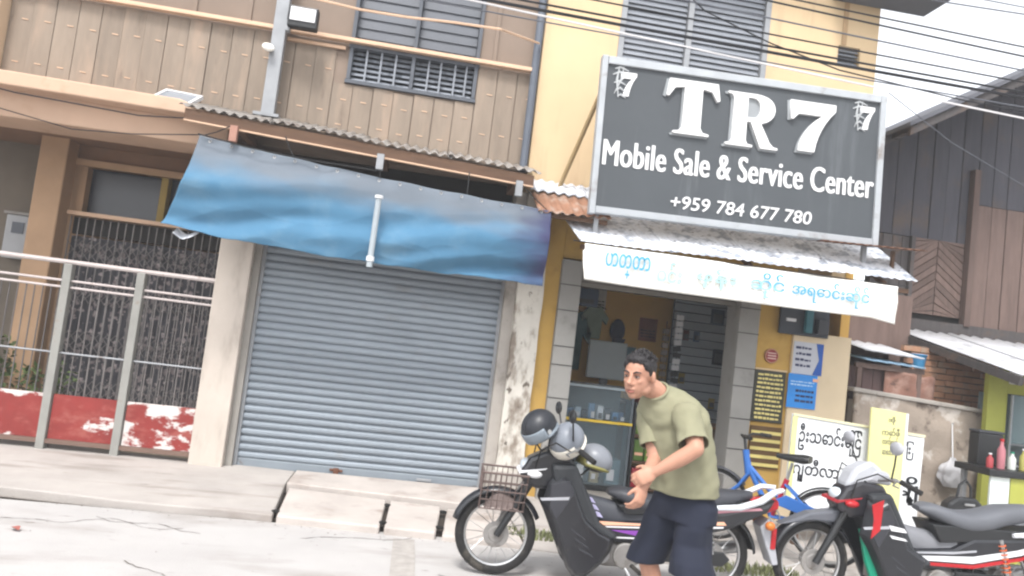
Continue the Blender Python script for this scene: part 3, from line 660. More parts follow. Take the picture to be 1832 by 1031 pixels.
shirt('hanging_shirt', 'pale green shirt hung highest on the back wall', 2.25, 1.70, '7f8f80', .3, .42)
cp = thing('cap', 'dark blue cap hung on the brown back wall', 'cap', (2.58, 9.35, 1.70)); B().ball((2.58, 9.38, 1.84), (.10, .07, .15), 14, 10).build('crown', mat('navy cloth', '20243f', .9), cp, smooth=True)
B().prism([(2.51, 1.67), (2.65, 1.67), (2.67, 1.74), (2.49, 1.74)], 9.26, 9.32).build('brim', mat('navy cloth', '20243f', .9), cp, bevel=.01)
# a grey monitor on a side desk
mn = thing('monitor', 'pale grey monitor standing behind the glass counter', 'monitor', (2.3, 8.9, 1.0))
bx('screen_back', mat('pale grey case', '9aa2a4', .5, .05, 4), mn, 2.12, 2.60, 8.9, 8.95, 1.22, 1.68, .015); bx('stand', black, mn, 2.3, 2.4, 8.92, 8.96, 1.02, 1.22); bx('foot', black, mn, 2.2, 2.5, 8.85, 9.02, 1.0, 1.02)
dk = thing('desk', 'dark desk under the grey monitor inside the shop', 'desk', (2.3, 8.9, .1)); bx('top', wood, dk, 1.75, 2.7, 8.7, 9.2, .96, 1.0)
for x in (1.78, 2.64): bx('leg', wood, dk, x, x+.05, 8.75, 9.15, .1, .958)
fn = thing('dark_speaker', 'small black box speaker on the desk by the door', 'speaker', (1.95, 8.9, 1.0)); bx('case', black, fn, 1.86, 2.08, 8.88, 8.99, 1.002, 1.14, .02); B().disc((1.97, 8.876, 1.07), .045, .008).build('cone', vinyl, fn)
bs_ = thing('wall_box', 'dark blue box fixed high inside the shop beside the door pillar', 'wall box', (1.85, 8.0, 2.0)); bx('case', mat('dark blue case', '27364a', .5, .1, 4), bs_, 1.63, 1.95, 8.0, 8.1, 2.02, 2.22, .01); bx('vent', black, bs_, 1.68, 1.9, 7.99, 7.999, 2.05, 2.1)
# glass display counter
ct = thing('display_counter', 'glass fronted phone counter with a yellow edge strip', 'counter', (2.05, 8.0, .1))
cf = mat('counter frame', '5d656b', .4, .08, 4, metal=.3)
gl = mat('counter glass', '8fa0a8', .08, .02, 2, spec=.6, alpha=.16)
for x in (1.64, 2.36): bx('upright', cf, ct, x, x+.025, 7.7, 7.725, .1, 1.16)
bx('top', mat('counter top', '8a959b', .25, .05, 4, spec=.5), ct, 1.62, 2.40, 7.68, 8.25, 1.16, 1.185)
bx('front_glass', gl, ct, 1.666, 2.358, 7.71, 7.716, .84, 1.158); bx('front_glass', gl, ct, 1.666, 2.358, 7.71, 7.716, .16, .80)
bx('edge_strip', mat('yellow strip', 'd9b93f', .5), ct, 1.63, 2.39, 7.69, 7.705, .805, .832)
bx('shelf', cf, ct, 1.666, 2.358, 7.73, 8.22, .80, .82); bx('back_panel', mat('counter back', '5c6a70', .7), ct, 1.64, 2.38, 8.22, 8.25, .1, 1.158); bx('base', black, ct, 1.64, 2.385, 7.72, 8.22, .1, .158)
rr = random.Random(4); cols = ['2d4e74', '9fb3c4', '1d2a3c', '5f86a8', 'c4cdd4', '27303a', '3c6d99']
for k in range(8):
    x = 1.70+k*.082; h = rr.uniform(.08, .17)
    o = thing('phone_box', ('leftmost', 'second', 'third', 'fourth', 'fifth', 'sixth', 'seventh', 'rightmost')[k] + ' small ' + ('blue', 'pale blue', 'dark navy', 'grey blue', 'pale grey', 'near black', 'mid blue')[k % 7] + ' box in the row behind the counter glass', 'box', (x+.035, 7.85, .822), 'phone boxes in the glass counter')
    bx('carton', mat('pb'+cols[k % 7], cols[k % 7], .5, .2, 12), o, x, x+.068, 7.80+rr.uniform(0, .1), 7.93, .822, .822+h, .003); bx('label_patch', white_p if k % 2 else black, o, x+.012, x+.05, 7.792, 7.7985, .84, .84+h*.4)
for k, (cc, wd) in enumerate((('6f7f86', .12), ('2c3338', .15), ('8d7f5a', .10), ('46606a', .16))):
    x = 1.69+k*.165; h = (.2, .3, .16, .26)[k]
    o = thing('stock_box', ('grey', 'black', 'tan', 'teal')[k]+' stock box low inside the glass counter', 'box', (x+wd/2, 7.9, .16)); bx('carton', mat('sb'+cc, cc, .6, .15, 9), o, x, x+wd, 7.82, 8.0, .160, .16+h, .004); bx('label_patch', white_p, o, x+.02, x+wd*.6, 7.812, 7.8185, .2, .16+h*.6)
# low shelf of red and green goods
rk = thing('goods_rack', 'open rack of red and green goods beside the counter', 'rack', (2.6, 7.9, .1))
for x in (2.42, 2.86): bx('upright', black, rk, x, x+.025, 7.75, 8.1, .1, 1.05)
for z in (.14, .42, .70, 1.03): bx('shelf', wood, rk, 2.446, 2.858, 7.75, 8.1, z, z+.02)
for z, cs in ((.16, ['8e2430', '7c1f2a', '9a2b34']), (.44, ['4f6a2c', '6b8a32', '3f5a2a']), (.72, ['5f7a2e', '3a3f2a', '7f8f36'])):
    for k in range(3):
        x = 2.46+k*.13; h = .22 if z > .2 else .2
        o = thing('goods_packet', ('left', 'middle', 'right')[k] + {.16: ' one of the red packets on the lowest rack shelf', .44: ' one of the green packets on the middle rack shelf', .72: ' one of the olive packets on the upper rack shelf'}[z], 'packet', (x+.05, 7.85, z), 'packets on the goods rack, shelf at %d cm' % (z*100))
        bx('packet_body', mat('gp'+cs[k], cs[k], .5, .15, 9), o, x, x+.11, 7.78, 7.95, z+.001, z+h, .008); bx('band', peach_p, o, x+.01, x+.10, 7.773, 7.779, z+.06, z+.09)
o = thing('red_box', 'dark red box on top of the goods rack', 'box', (2.63, 7.9, 1.05)); bx('carton', mat('dark red card', '6b2226', .6), o, 2.46, 2.82, 7.8, 8.0, 1.052, 1.17, .006); bx('lid', mat('dark red card', '6b2226', .6), o, 2.455, 2.825, 7.795, 8.005, 1.172, 1.19, .004)
wc = thing('wooden_cabinet', 'low brown wooden cabinet behind the right door pillar', 'cabinet', (3.4, 8.3, .1))
cab = mat('brown cabinet wood', '5f4330', .7, .15, 5, stretch=(1, 1, 4)); bx('carcass', cab, wc, 3.0, 3.75, 8.25, 8.7, .1, .82, .008); bx('top', mat('tan cabinet top', '7f5a38', .6), wc, 2.97, 3.78, 8.2, 8.72, .822, .85)
for x in (3.02, 3.39): bx('door', cab, wc, x, x+.34, 8.225, 8.248, .14, .78, .006)
cr = thing('green_crate', 'dark green plastic crate on the shop floor by the door', 'crate', (3.2, 7.9, .1)); gcm = mat('green crate', '1f5a48', .5)
bx('base', gcm, cr, 3.02, 3.36, 7.7, 8.0, .1, .12)
for k in range(4): bx('rib', gcm, cr, 3.02, 3.36, 7.69, 7.70, .14+k*.08, .19+k*.08)
for x in (3.02, 3.345): bx('side', gcm, cr, x, x+.015, 7.705, 8.0, .122, .46)

# ------------------------------------------------------------------ big sign
SG = thing('sign_board', 'large charcoal shop sign with white lettering in a pale frame', 'sign', (2.77, 6.45, 3.51)); TILT = R(-1.4)
bx('panel', sign_m, SG, 1.42, 4.10, 6.455, 6.50, 2.85, 4.17)
fm = mat('pale sign frame', 'a2a6aa', .5, .08, 5, dirt='77706a', dscale=4, dthr=(.55, .75))
bx('frame', fm, SG, 1.375, 1.43, 6.43, 6.52, 2.79, 4.24, .006); bx('frame', fm, SG, 4.09, 4.15, 6.43, 6.52, 2.79, 4.24, .006)
bx('frame', fm, SG, 1.432, 4.088, 6.43, 6.52, 4.165, 4.235, .006); bx('frame', fm, SG, 1.432, 4.088, 6.43, 6.52, 2.80, 2.862, .006)
bx('back_frame', steel, SG, 1.43, 4.09, 6.505, 6.545, 3.4, 3.44)
for x in (1.45, 4.06): bx('post', steel, SG, x, x+.04, 6.53, 6.57, 2.62, 4.2)
for x in (1.47, 4.08): B().tube([(x, 6.57, 4.1), (x+(-.28 if x < 2 else .0), 7.18, 3.05)], .022, 8).build('brace', mat('tan brace', '9b8560', .7), SG, smooth=True)
ly = 6.4535
T_ = [(-.5, .5), (.5, .5), (.56, .19), (.5, .17), (.38, .34), (.19, .37), (.19, -.36), (.24, -.44), (.37, -.46), (.37, -.5), (-.37, -.5), (-.37, -.46), (-.24, -.44), (-.19, -.36), (-.19, .37), (-.38, .34), (-.5, .17), (-.56, .19)]
def bez(p0, p1, p2, n=6): return [((1-t)**2*p0[0]+2*t*(1-t)*p1[0]+t*t*p2[0], (1-t)**2*p0[1]+2*t*(1-t)*p1[1]+t*t*p2[1]) for t in [i/n for i in range(n+1)]]
R_ = [(-.55, .5), (.08, .5)] + bez((.08, .5), (.5, .48), (.5, .22))[1:] + bez((.5, .22), (.48, .02), (.2, -.04))[1:] + [(.42, -.38), (.5, -.45), (.6, -.46), (.6, -.5), (.22, -.5), (-.03, -.03), (-.11, -.03), (-.11, -.38), (-.07, -.45), (.04, -.46), (.04, -.5), (-.55, -.5), (-.55, -.46), (-.46, -.45), (-.42, -.38), (-.42, .38), (-.46, .45), (-.55, .46)]
R_in = [(-.11, .42), (.02, .42)] + bez((.02, .42), (.17, .40), (.17, .22))[1:] + bez((.17, .22), (.16, .06), (.02, .05))[1:] + [(-.11, .05)]
S_ = [(-.48, .5), (.52, .5), (.52, .36)] + bez((.52, .36), (.16, .0), (.10, -.5))[1:] + [(-.27, -.5)] + bez((-.27, -.5), (-.2, -.05), (.22, .24))[1:] + [(-.28, .24), (-.40, .12), (-.46, .12)]
def glyph(loops, cx, cz, sx_, sz, lab):
    lp = [[(x*sx_, z*sz) for x, z in q] for q in loops]
    o = place('letter', outline_mesh(lp, .016), letter_m, SG, (cx, ly-.018, cz)); o['label'] = lab
    big = [[(x*sx_*1.05-.012, z*sz*1.03-.010) for x, z in loops[0]]]
    o2 = place('letter_edge', outline_mesh(big, .005), letter_g, SG, (cx, ly-.006, cz))
glyph([T_], 2.245, 3.86, .46, .50, 'white letter T'); glyph([R_, R_in], 2.82, 3.82, .44, .50, 'white letter R'); glyph([S_], 3.40, 3.835, .45, .47, 'white figure 7')
lettering('Mobile Sale & Service Center', letter_m, SG, (2.7600, ly-0.004, 3.36), 2.61, height=.235, bold=0, depth=.002, spacing=1.04)
lettering('Mobile Sale & Service Center', letter_m, SG, (2.7670, ly-0.003, 3.36), 2.61, height=.235, bold=0, depth=.002, spacing=1.04)
lettering('Mobile Sale & Service Center', letter_m, SG, (2.7740, ly-0.002, 3.36), 2.61, height=.235, bold=0, depth=.002, spacing=1.04)
lettering('+959 784 677 780', letter_m, SG, (2.80, ly-.004, 2.985), 1.36, height=.122, bold=.008, depth=.004, shear=.1)
# ornate 7 emblems in the upper corners
for i, cx in enumerate((1.60, 3.93)):
    cz = 4.0-.0*i
    place('emblem', outline_mesh([[(x*.15+.03, z*.22) for x, z in S_]], .004), letter_m, SG, (cx, ly-.005, cz))
    b = B()
    for (x0, z0, dx, dz) in ((-.10, .13, .13, .02), (-.115, .075, .15, .03), (-.10, .0, .11, .02), (-.08, -.07, .10, .03), (-.06, -.12, .08, .02)):
        b.tube([(x0, 0, z0), (x0+dx*.4, 0, z0+dz), (x0+dx, 0, z0-.008)], [.005, .011, .004], 6)
    b.tube([(-.06, 0, .16), (-.075, 0, .03), (-.05, 0, -.13)], [.005, .012, .005], 6); b.tube([(-.02, 0, .16), (-.03, 0, .05), (-.09, 0, -.10)], [.004, .010, .004], 6)
    o = b.build('emblem_flourish', mat('grey flourish', 'a5a8aa', .6), SG, origin=(0, 0, 0)); o.scale = (1, .3, 1); ORG[o] = Vector((cx, ly-.008, cz)); o.location = ORG[o]-ORG[SG]
SG.rotation_euler = (0, TILT, 0)

# ------------------------------------------------------------------ shop awning and cloth banner
AW = thing('shop_awning', 'dirty white corrugated awning sloping out below the charcoal sign', 'awning', (2.9, 6.7, 2.5))
P00, P10, P01, P11 = Vector((1.33, 6.3, 2.475)), Vector((4.50, 6.3, 2.53)), Vector((1.20, 7.17, 2.93)), Vector((4.44, 7.17, 3.08))
for i in range(4):
    u0, u1 = i/4-.002, min(1, (i+1)/4+.012); up_ = Vector((0, 0, .006*(i % 2)))
    corrugated(P00.lerp(P10, u0)+up_, P00.lerp(P10, u1)+up_, P01.lerp(P11, u0)+up_, P01.lerp(P11, u1)+up_, 10, .005, 8).build('sheet', white_tin, AW, smooth=True, solid=.003)
for x in (1.6, 2.9, 4.2): B().box(-.02, .02, 0, .95, -.05, -.01, Matrix.Translation((x, 6.33, 2.47+.012*(x-1.3)))@Matrix.Rotation(R(28), 4, 'X')).build('rafter', wood, AW)
bx('batten', wood, AW, 1.34, 4.46, 6.36, 6.40, 2.42, 2.46)
# short rusty ridge end poking out under the sign on the right
corrugated((3.6, 6.36, 2.80), (4.58, 6.30, 2.83), (3.6, 6.60, 2.83), (4.56, 6.60, 2.87), 12, .006).build('ridge_strip', rust, AW, smooth=True, solid=.003)
bx('prop', wood, AW, 4.36, 4.39, 6.5, 6.53, 2.62, 2.82)
SA = thing('small_awning', 'short rusty tin awning between the tarpaulin and the sign', 'awning', (1.2, 6.85, 2.75))
corrugated((.95, 6.5, 2.72), (1.62, 6.5, 2.745), (.93, 7.0, 2.98), (1.62, 7.0, 3.0), 7, .012).build('sheet', mat('pinkish rust', '8f6a55', .85, .15, 6, dirt='a89a90', dscale=5, dthr=(.5, .7)), SA, smooth=True, solid=.003)
corrugated((.92, 6.98, 3.0), (1.62, 6.98, 3.0), (.92, 7.18, 3.15), (1.62, 7.18, 3.15), 7, .012).build('flashing', white_tin, SA, smooth=True, solid=.003)
bx('batten', wood, SA, .93, 1.6, 6.56, 6.6, 2.69, 2.73); B().tube([(.95, 7.18, 2.6), (1.0, 6.6, 2.7)], .02, 6).build('strut', wood, SA)
BN = thing('cloth_banner', 'white cloth banner with faded blue script strung along the awning edge', 'banner', (2.8, 6.27, 2.14))
def ban(u, v):
    x = 1.33+2.95*u; z = 2.145+.31*v - .012*math.sin(math.pi*u)*(1-v) - .035*max(0, u-.92)/.08*(1-v)
    x += .08*(1-v)*max(0, 1-u/.05)*.6
    if v > .85: x += .02*max(0, 1-u/.02)
    return (x, 6.255+.012*math.sin(u*9+v*2)+.012*nz(u*6, v*3, 2)+.012*math.sin(v*5+u*3)*(v > .5), z)
B().grid(ban, 120, 14).build('sheet', banner_m, BN, smooth=True, solid=.003)
B().tube([(1.25, 6.27, 2.47), (2.8, 6.25, 2.455), (4.4, 6.27, 2.47)], .005, 5).build('cord', black, BN)
for body, x, wdt, h, m in (('ဟတ္တာ', 1.74, .40, .21, banner_blue), ('ဝင်း', 2.12, .22, .18, mat('nearly washed out print', '9cc0c2', .8)), ('ဖုန်း', 2.55, .36, .18, mat('nearly washed out print', '9cc0c2', .8)), ('ဆိုင်', 3.02, .32, .22, banner_blue), ('အရောင်းဆိုင်', 3.62, .74, .20, banner_blue)):
    lettering(body, m, BN, (x, 6.222, 2.30), wdt, depth=.0015, height=h, bold=.010)

# ------------------------------------------------------------------ boards, posters and signs on the shop front
yl = mat('yellow print', 'cfc07a', .7)
nb = thing('notice_board', 'dark notice board with rows of pale yellow print on yellow wall', 'notice board', (3.59, 7.17, 1.03))
bx('panel', mat('dark olive board', '33332a', .6, .1, 4), nb, 3.43, 3.76, 7.155, 7.175, 1.04, 1.56, .003); bx('frame', cream, nb, 3.425, 3.765, 7.15, 7.176, 1.562, 1.578)
rows(nb, yl, 3.455, 3.735, 7.1535, 1.06, 1.54, 11, .02, 2)
sb = thing('price_board', 'brown board with wide yellow stripes below the dark notice board', 'board', (3.59, 7.17, .58))
bx('panel', mat('brown stripe board', '5a4326', .7, .1, 5), sb, 3.44, 3.77, 7.16, 7.176, .58, 1.0, .003)
for k in range(5): bx('stripe', yl, sb, 3.45, 3.765, 7.155, 7.1585, .60+k*.08, .632+k*.08)
rs = thing('round_sign', 'small round red sign with pale bars on yellow wall', 'sign', (3.59, 7.15, 1.7)); B().disc((3.59, 7.165, 1.71), .075, .014, 'y', 28).build('disc', mat('dark red enamel', '7d2026', .5), rs)
B().ring((3.59, 7.156, 1.71), .068, .006, n=28, m=6, sx=.5).build('rim', mat('tan rim', 'a87f62', .6), rs)
for z in (1.685, 1.712, 1.738): bx('bar', mat('pale pink bar', 'c0a096', .6), rs, 3.545, 3.635, 7.153, 7.1575, z-.006, z+.006)
p1 = thing('poster', 'white and blue arrow poster on the upper cream side wall', 'poster', (3.97, 7.14, 1.56)); bx('sheet', mat('poster grey white', 'aeb0b8', .6, .05, 5), p1, 3.81, 4.13, 7.143, 7.149, 1.565, 1.89)
B().prism([(4.03, 1.567), (4.128, 1.567), (4.128, 1.888), (4.05, 1.888), (4.09, 1.72)], 7.1385, 7.1425).build('chevron', mat('deep blue print', '1f4f9c', .6, .15, 4), p1)
rows(p1, mat('navy print', '2a3050', .7), 3.83, 4.0, 7.1425, 1.62, 1.86, 4, .024, 8)
p2 = thing('poster', 'bright blue poster with dark print below the arrow poster', 'poster', (3.93, 7.14, 1.22)); bx('sheet', mat('bright blue print', '2b7cc4', .6, .08, 5), p2, 3.78, 4.09, 7.136, 7.142, 1.22, 1.562)
rows(p2, mat('navy print', '2a3050', .7), 3.86, 4.06, 7.1355, 1.27, 1.42, 3, .024, 9); rows(p2, mat('pale blue print', 'a8c4dd', .7), 3.80, 4.06, 7.1355, 1.44, 1.5, 2, .012, 12)
bx('torn_corner', peach_p, p2, 4.04, 4.10, 7.132, 7.1355, 1.50, 1.53)
mt = thing('meter_board', 'dark board with meters hung under the right end of banner', 'meter board', (3.87, 7.1, 1.94))
bx('panel', mat('slate board', '34383f', .6, .1, 4), mt, 3.62, 4.15, 7.11, 7.145, 1.95, 2.27, .006); bx('meter', mat('teal case', '2d5f68', .5), mt, 3.87, 3.95, 7.06, 7.109, 1.98, 2.24, .01); bx('meter', vinyl, mt, 4.0, 4.12, 7.05, 7.109, 1.98, 2.13, .01); bx('switch', white_p, mt, 3.68, 3.78, 7.09, 7.109, 2.08, 2.11)

# big hand lettered boards leaning out front
WB = thing('white_board', 'wide white board with black hand lettered script leaning by the shop', 'sign board', (4.07, 6.3, .3))
B().prism([(3.43, .44), (3.60, .40), (4.70, .31), (4.715, 1.14), (3.43, 1.205)], 6.33, 6.36).build('sheet', board_m, WB, bevel=.003)
B().prism([(3.43, 1.19), (4.715, 1.125), (4.715, 1.145), (3.43, 1.21)], 6.318, 6.329).build('edge', mat('cream edge', 'cfcaa8', .7), WB)
bx('edge', mat('yellowed edge', 'c8c58c', .7), WB, 3.425, 3.475, 6.321, 6.3285, .46, 1.185)
for x in (3.55, 4.62): bx('leg', wood, WB, x, x+.05, 6.365, 6.41, .04, 1.1)
lettering('ဦးသောင်းမြိုင်', ink, WB, (3.80, 6.327, 1.005), .60, rot=R(1.5), depth=.0015, height=.24, bold=.012)
lettering('ဂျူတီလာ', ink, WB, (3.69, 6.327, .715), .44, rot=R(1.5), depth=.0015, height=.21, bold=.012)
lettering('ကြီး', ink, WB, (4.53, 6.327, .99), .17, depth=.0015, height=.17, bold=.01); lettering('ချို့', ink, WB, (4.57, 6.327, .63), .24, depth=.0015, height=.26, bold=.012)
YB = thing('yellow_board', 'narrow pale yellow board standing before the wide white board', 'sign board', (4.27, 6.2, .3))
B().prism([(4.11, .37), (4.43, .35), (4.43, 1.325), (4.09, 1.345)], 6.20, 6.225).build('sheet', pale_yellow, YB, bevel=.003)
bx('edge', white_p, YB, 4.425, 4.445, 6.195, 6.23, .36, 1.325); bx('leg', wood, YB, 4.2, 4.25, 6.228, 6.27, .03, 1.0); bx('leg', wood, YB, 4.34, 4.39, 6.228, 6.27, .03, 1.0)
yi = mat('brown ink', '6b6a58', .8, .2, 8)
for body, z, wd in (('အို', 1.25, .07), ('ကော်ဖီ', 1.15, .17), ('လက်ဖက်', 1.07, .15), ('ဆေးလိပ်', .98, .14)): lettering(body, yi, YB, (4.29, 6.1975, z), wd, depth=.0015, height=.07, bold=.008)

# ================================================================== RIGHT SIDE: WOODEN HOUSE, LEAN-TO, STALLS
WH = thing('wooden_house', 'dark weathered wooden house with a steep overhanging roof', 'house', (7, 8.6, 0))
def clip_board(x0, x1, z0, zt0, zt1, y, m, th=.03, parent=WH, name='plank'):
    B().prism([(x0, z0), (x1, z0), (x1, zt1), (x0, zt0)], y, y+th).build(name, m, parent)
roof_shade_wood = mat('weathered boards with painted roof shade', '45444a', .9, .14, 4, .15, 40, stretch=(4, 4, .4), rnd=.07, dirt='544a44', dscale=2, dthr=(.5, .75))  # shade under the roof is put into the upper boards' dark colour
ridge = lambda x: 4.62+.60*(x-5.5)
x = 5.5; i = 0
while x < 11.5:
    w_ = .2+.05*random.random(); x1 = x+w_-.012
    if x < 6.75: clip_board(x, x1, 3.45, ridge(x), ridge(x1), 8.6+random.uniform(-.008, .008), roof_shade_wood)
    elif x < 8.2:
        clip_board(x, x1, 3.98, ridge(x), ridge(x1), 8.6, roof_shade_wood); clip_board(x, x1, 2.35, 3.97, 3.97, 8.59+random.uniform(-.008, .008), brown_wood)
    else: clip_board(x, x1, 2.35, ridge(x) if x < 9 else 6.7-(x-9)*.6, ridge(x1) if x < 9 else 6.7-(x1-9)*.6, 8.6+random.uniform(-.008, .008), brown_wood if 6.75 < x < 7.8 else grey_wood)
    x += w_
# chevron panel of slanting boards
def chev(x0, x1, z0, z1, s):
    b = B(); h = .1; n = int((z1-z0+.6)/h); mid = (x0+x1)/2
    for k in range(n):
        z = z0-.3+k*h
        for a, c, sg in ((x0, mid-.006, 1), (mid+.006, x1, -1)):
            za_, zb = (z, z+.26) if sg*s > 0 else (z+.26, z)
            q = [(a, za_), (c, zb), (c, zb+h-.012), (a, za_+h-.012)]
            q = [(u, min(max(v, z0), z1)) for u, v in q]
            if max(v for _, v in q)-min(v for _, v in q) < .03 or abs(q[0][1]-q[3][1]) < .004 and abs(q[1][1]-q[2][1]) < .004: continue
            q2 = [q[0]]
            for p in q[1:]:
                if (p[0]-q2[-1][0])**2+(p[1]-q2[-1][1])**2 > 1e-6: q2.append(p)
            if len(q2) < 3: continue
            B().prism(q2, 8.60+random.uniform(-.004, .004), 8.625).build('slanted_board', brown_wood, WH)
chev(6.02, 6.74, 2.5, 3.45, 1)
x = 5.5
while x < 6.0:
    clip_board(x, x+.12, 2.3, 3.44, 3.44, 8.6, grey_wood); x += .13
bx('beam', grey_wood, WH, 5.5, 11, 8.52, 8.595, 2.25, 2.42); bx('post', brown_wood, WH, 6.74, 6.82, 8.5, 8.595, 2.4, 4.4); bx('post', grey_wood, WH, 5.98, 6.03, 8.54, 8.597, 2.3, 3.45)
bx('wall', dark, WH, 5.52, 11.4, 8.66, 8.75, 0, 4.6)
# overhanging roof: underside boards and rafters seen from below
def roof_slab(x0, x1, dz, y0, y1, t): return [(x0, ridge(x0)+dz), (x1, ridge(x1)+dz), (x1, ridge(x1)+dz+t), (x0, ridge(x0)+dz+t)]
B().prism(roof_slab(5.15, 9.0, .04, 0, 0, .05), 7.55, 13).build('roof', mat('grey roof sheet', '55565c', .8, .1, 4), WH)
B().prism([(9.0, 6.76), (12.5, 4.62), (12.5, 4.68), (9.0, 6.82)], 7.55, 13).build('roof', mat('grey roof sheet', '55565c', .8, .1, 4), WH)
for y in (7.58, 8.1): B().prism(roof_slab(5.18, 8.99, -.07, 0, 0, .1), y, y+.05).build('rafter', grey_wood, WH)
for k in range(6):
    x = 5.3+k*.6; B().box(x, x+.06, 7.64, 8.55, ridge(x)-.03, ridge(x)+.035).build('purlin', grey_wood, WH)
# lean-to of pale tin
LT = thing('lean_to_roof', 'pale corrugated lean-to roof before the dark wooden house', 'lean-to', (6.4, 7.4, 2.0))
Q0, Q1, Q2, Q3 = Vector((5.72, 6.4, 1.80)), Vector((8.6, 6.4, 1.80)), Vector((5.57, 8.25, 2.25)), Vector((8.6, 8.25, 2.25))
for i in range(4):
    u0, u1 = i/4, (i+1)/4+.01; d = Vector((0, 0, .008*(i % 2)))
    corrugated(Q0.lerp(Q1, u0)+d, Q0.lerp(Q1, u1)+d, Q2.lerp(Q3, u0)+d, Q2.lerp(Q3, u1)+d, 5, .016, 3).build('sheet', clean_tin, LT, smooth=True, solid=.003)
B().box(0, .05, 0, 1.95, -.10, -.02, Matrix.Translation((5.70, 6.4, 1.80))@Matrix.Rotation(R(4.5), 4, 'Z')@Matrix.Rotation(R(13.7), 4, 'X')).build('rafter', grey_wood, LT)
for y, z in ((6.5, 1.75), (7.9, 2.13)): bx('batten', wood, LT, 5.75, 8.5, y, y+.05, z-.03, z+.02)
for x in (6.55, 8.3): bx('post', brown_wood, LT, x, x+.06, 6.5, 6.56, 0, 1.72)
# brick wall under the lean-to: every brick its own piece
BW = thing('brick_wall', 'old brown brick wall under the pale lean-to roof', 'brick wall', (6.0, 7.6, 0))
bx('mortar_core', mortar, BW, 5.40, 6.5, 7.6, 7.72, 0, 2.03)
b = B().box(-.1, .1, -.03, .03, 0, .056); me = bpy.data.meshes.new('brick'); b.bm.to_mesh(me); b.bm.free(); o = None
for r_ in range(11):
    z = 1.29+r_*.067; x = 5.36+(.105 if r_ % 2 else .0)
    while x < 6.4:
        loc = (x+random.uniform(-.004, .004)+.05, 7.6+random.uniform(-.008, .006), z+random.uniform(-.003, .003))
        o = place('brick', me, brick_m, BW, loc) if o is None else dup(o, loc)
        o.rotation_euler = (0, R(random.uniform(-1, 1)), R(random.uniform(-2, 2))); x += .212
# stacked sheets and rusty things beside the shop
def sheet(name, lab, x0, x1, z0, z1, y, m, rot):
    t = thing(name, lab, 'tin sheet', ((x0+x1)/2, y, z0))
    corrugated((x0, y-.35, z0), (x1, y-.35, z0-.02), (x0, y+.4, z1), (x1, y+.4, z1-.02), 5, .012).build('sheet', m, t, smooth=True, solid=.004)
    B().tube([(x0, y-.35, z0), (x1, y-.35, z0-.02)], .008, 5).build('lip', m, t); return t
sheet('tin_sheet', 'upper pale tin sheet laid between the shop and brick wall', 4.66, 5.34, 1.90, 2.04, 7.62, clean_tin, 0)
sheet('tin_sheet', 'lower bluish tin sheet tucked under the pale one', 4.68, 5.36, 1.80, 1.87, 7.62, mat('bluish tin', '7f9bb0', .5, .1, 4), 0)
sk = thing('sheet_rack', 'rough timber rack carrying the tin sheets beside the shop', 'rack', (5.0, 7.6, 0))
for x in (4.62, 5.30): bx('post', brown_wood, sk, x, x+.06, 7.9, 7.96, 0, 2.0)
bx('beam', brown_wood, sk, 4.6, 5.38, 7.86, 7.898, 1.76, 1.82); bx('beam', brown_wood, sk, 4.6, 5.38, 7.3, 7.34, 1.71, 1.76)
for x in (4.62, 5.30): bx('post', brown_wood, sk, x, x+.05, 7.3, 7.34, 0, 1.708)
bt = thing('blue_tub', 'small blue plastic tub on the rack beside the tin sheets', 'tub', (5.5, 7.6, 1.78)); B().tube([(5.5, 7.6, 1.78), (5.5, 7.6, 1.92), (5.5, 7.6, 1.93)], [.07, .09, .095], 14).build('body', mat('tub blue', '3d7ea8', .5), bt, smooth=True); B().ring((5.5, 7.6, 1.93), .09, .008, 'z', 18, 6).build('rim', mat('tub blue', '3d7ea8', .5), bt)
wp = thing('wooden_door', 'mauve brown plank door leaning beside the cream side wall', 'door', (4.75, 7.4, 0))
dm = mat('mauve brown plank', '5c4a48', .9, .12, 4, .1, stretch=(4, 4, .5), rnd=.1)
for k in range(4): bx('plank', dm, wp, 4.5+k*.122, 4.615+k*.122, 7.40, 7.425, .1, 1.715)
for z in (.4, 1.4): bx('brace', dm, wp, 4.5, 4.98, 7.375, 7.398, z, z+.07)
rd = B().grid(lambda u, v: (4.96+.58*u, 7.35-.05*math.sin(math.pi*u)+.02*nz(u*4, v*3, 5), 1.42+.30*v-.03*u+.02*nz(u*5, v, 2)), 24, 10).build('rusty_sheet', mat('pinkish rusty sheet', '7c5a4e', .9, .2, 5, .2, 20, dirt='94786c', dscale=4, dthr=(.45, .65), dirt2='57423a', d2scale=7, d2thr=(.58, .7)), None, smooth=True, solid=.006)
tag(rd, 'crumpled pinkish rusty metal sheet resting above the low wall', 'metal sheet')
LWL = thing('low_wall', 'stained concrete wall with pale peeling render beside the stall', 'wall', (5.4, 7.25, 0))
wm = mat('stained render', '93877b', .95, .12, 2.5, .3, 30, dirt='bdb5ac', dscale=2.6, dthr=(.5, .6), dirt2='5d5148', d2scale=4.5, d2thr=(.56, .7))
B().grid(lambda u, v: (4.55+1.55*u, 7.2+.02*nz(u*8, v*8, 3), 1.46*v-.06*u*v), 40, 40).build('render', wm, LWL, smooth=True, solid=.05)
bx('core', concrete, LWL, 4.56, 6.09, 7.24, 7.33, 0, 1.37); B().prism([(4.5, 1.455), (6.14, 1.375), (6.14, 1.42), (4.5, 1.50)], 7.14, 7.36).build('coping', concrete, LWL, bevel=.01)
pb = thing('plastic_bag', 'crumpled white plastic bag hanging on the stained wall', 'plastic bag', (5.62, 7.1, .75))
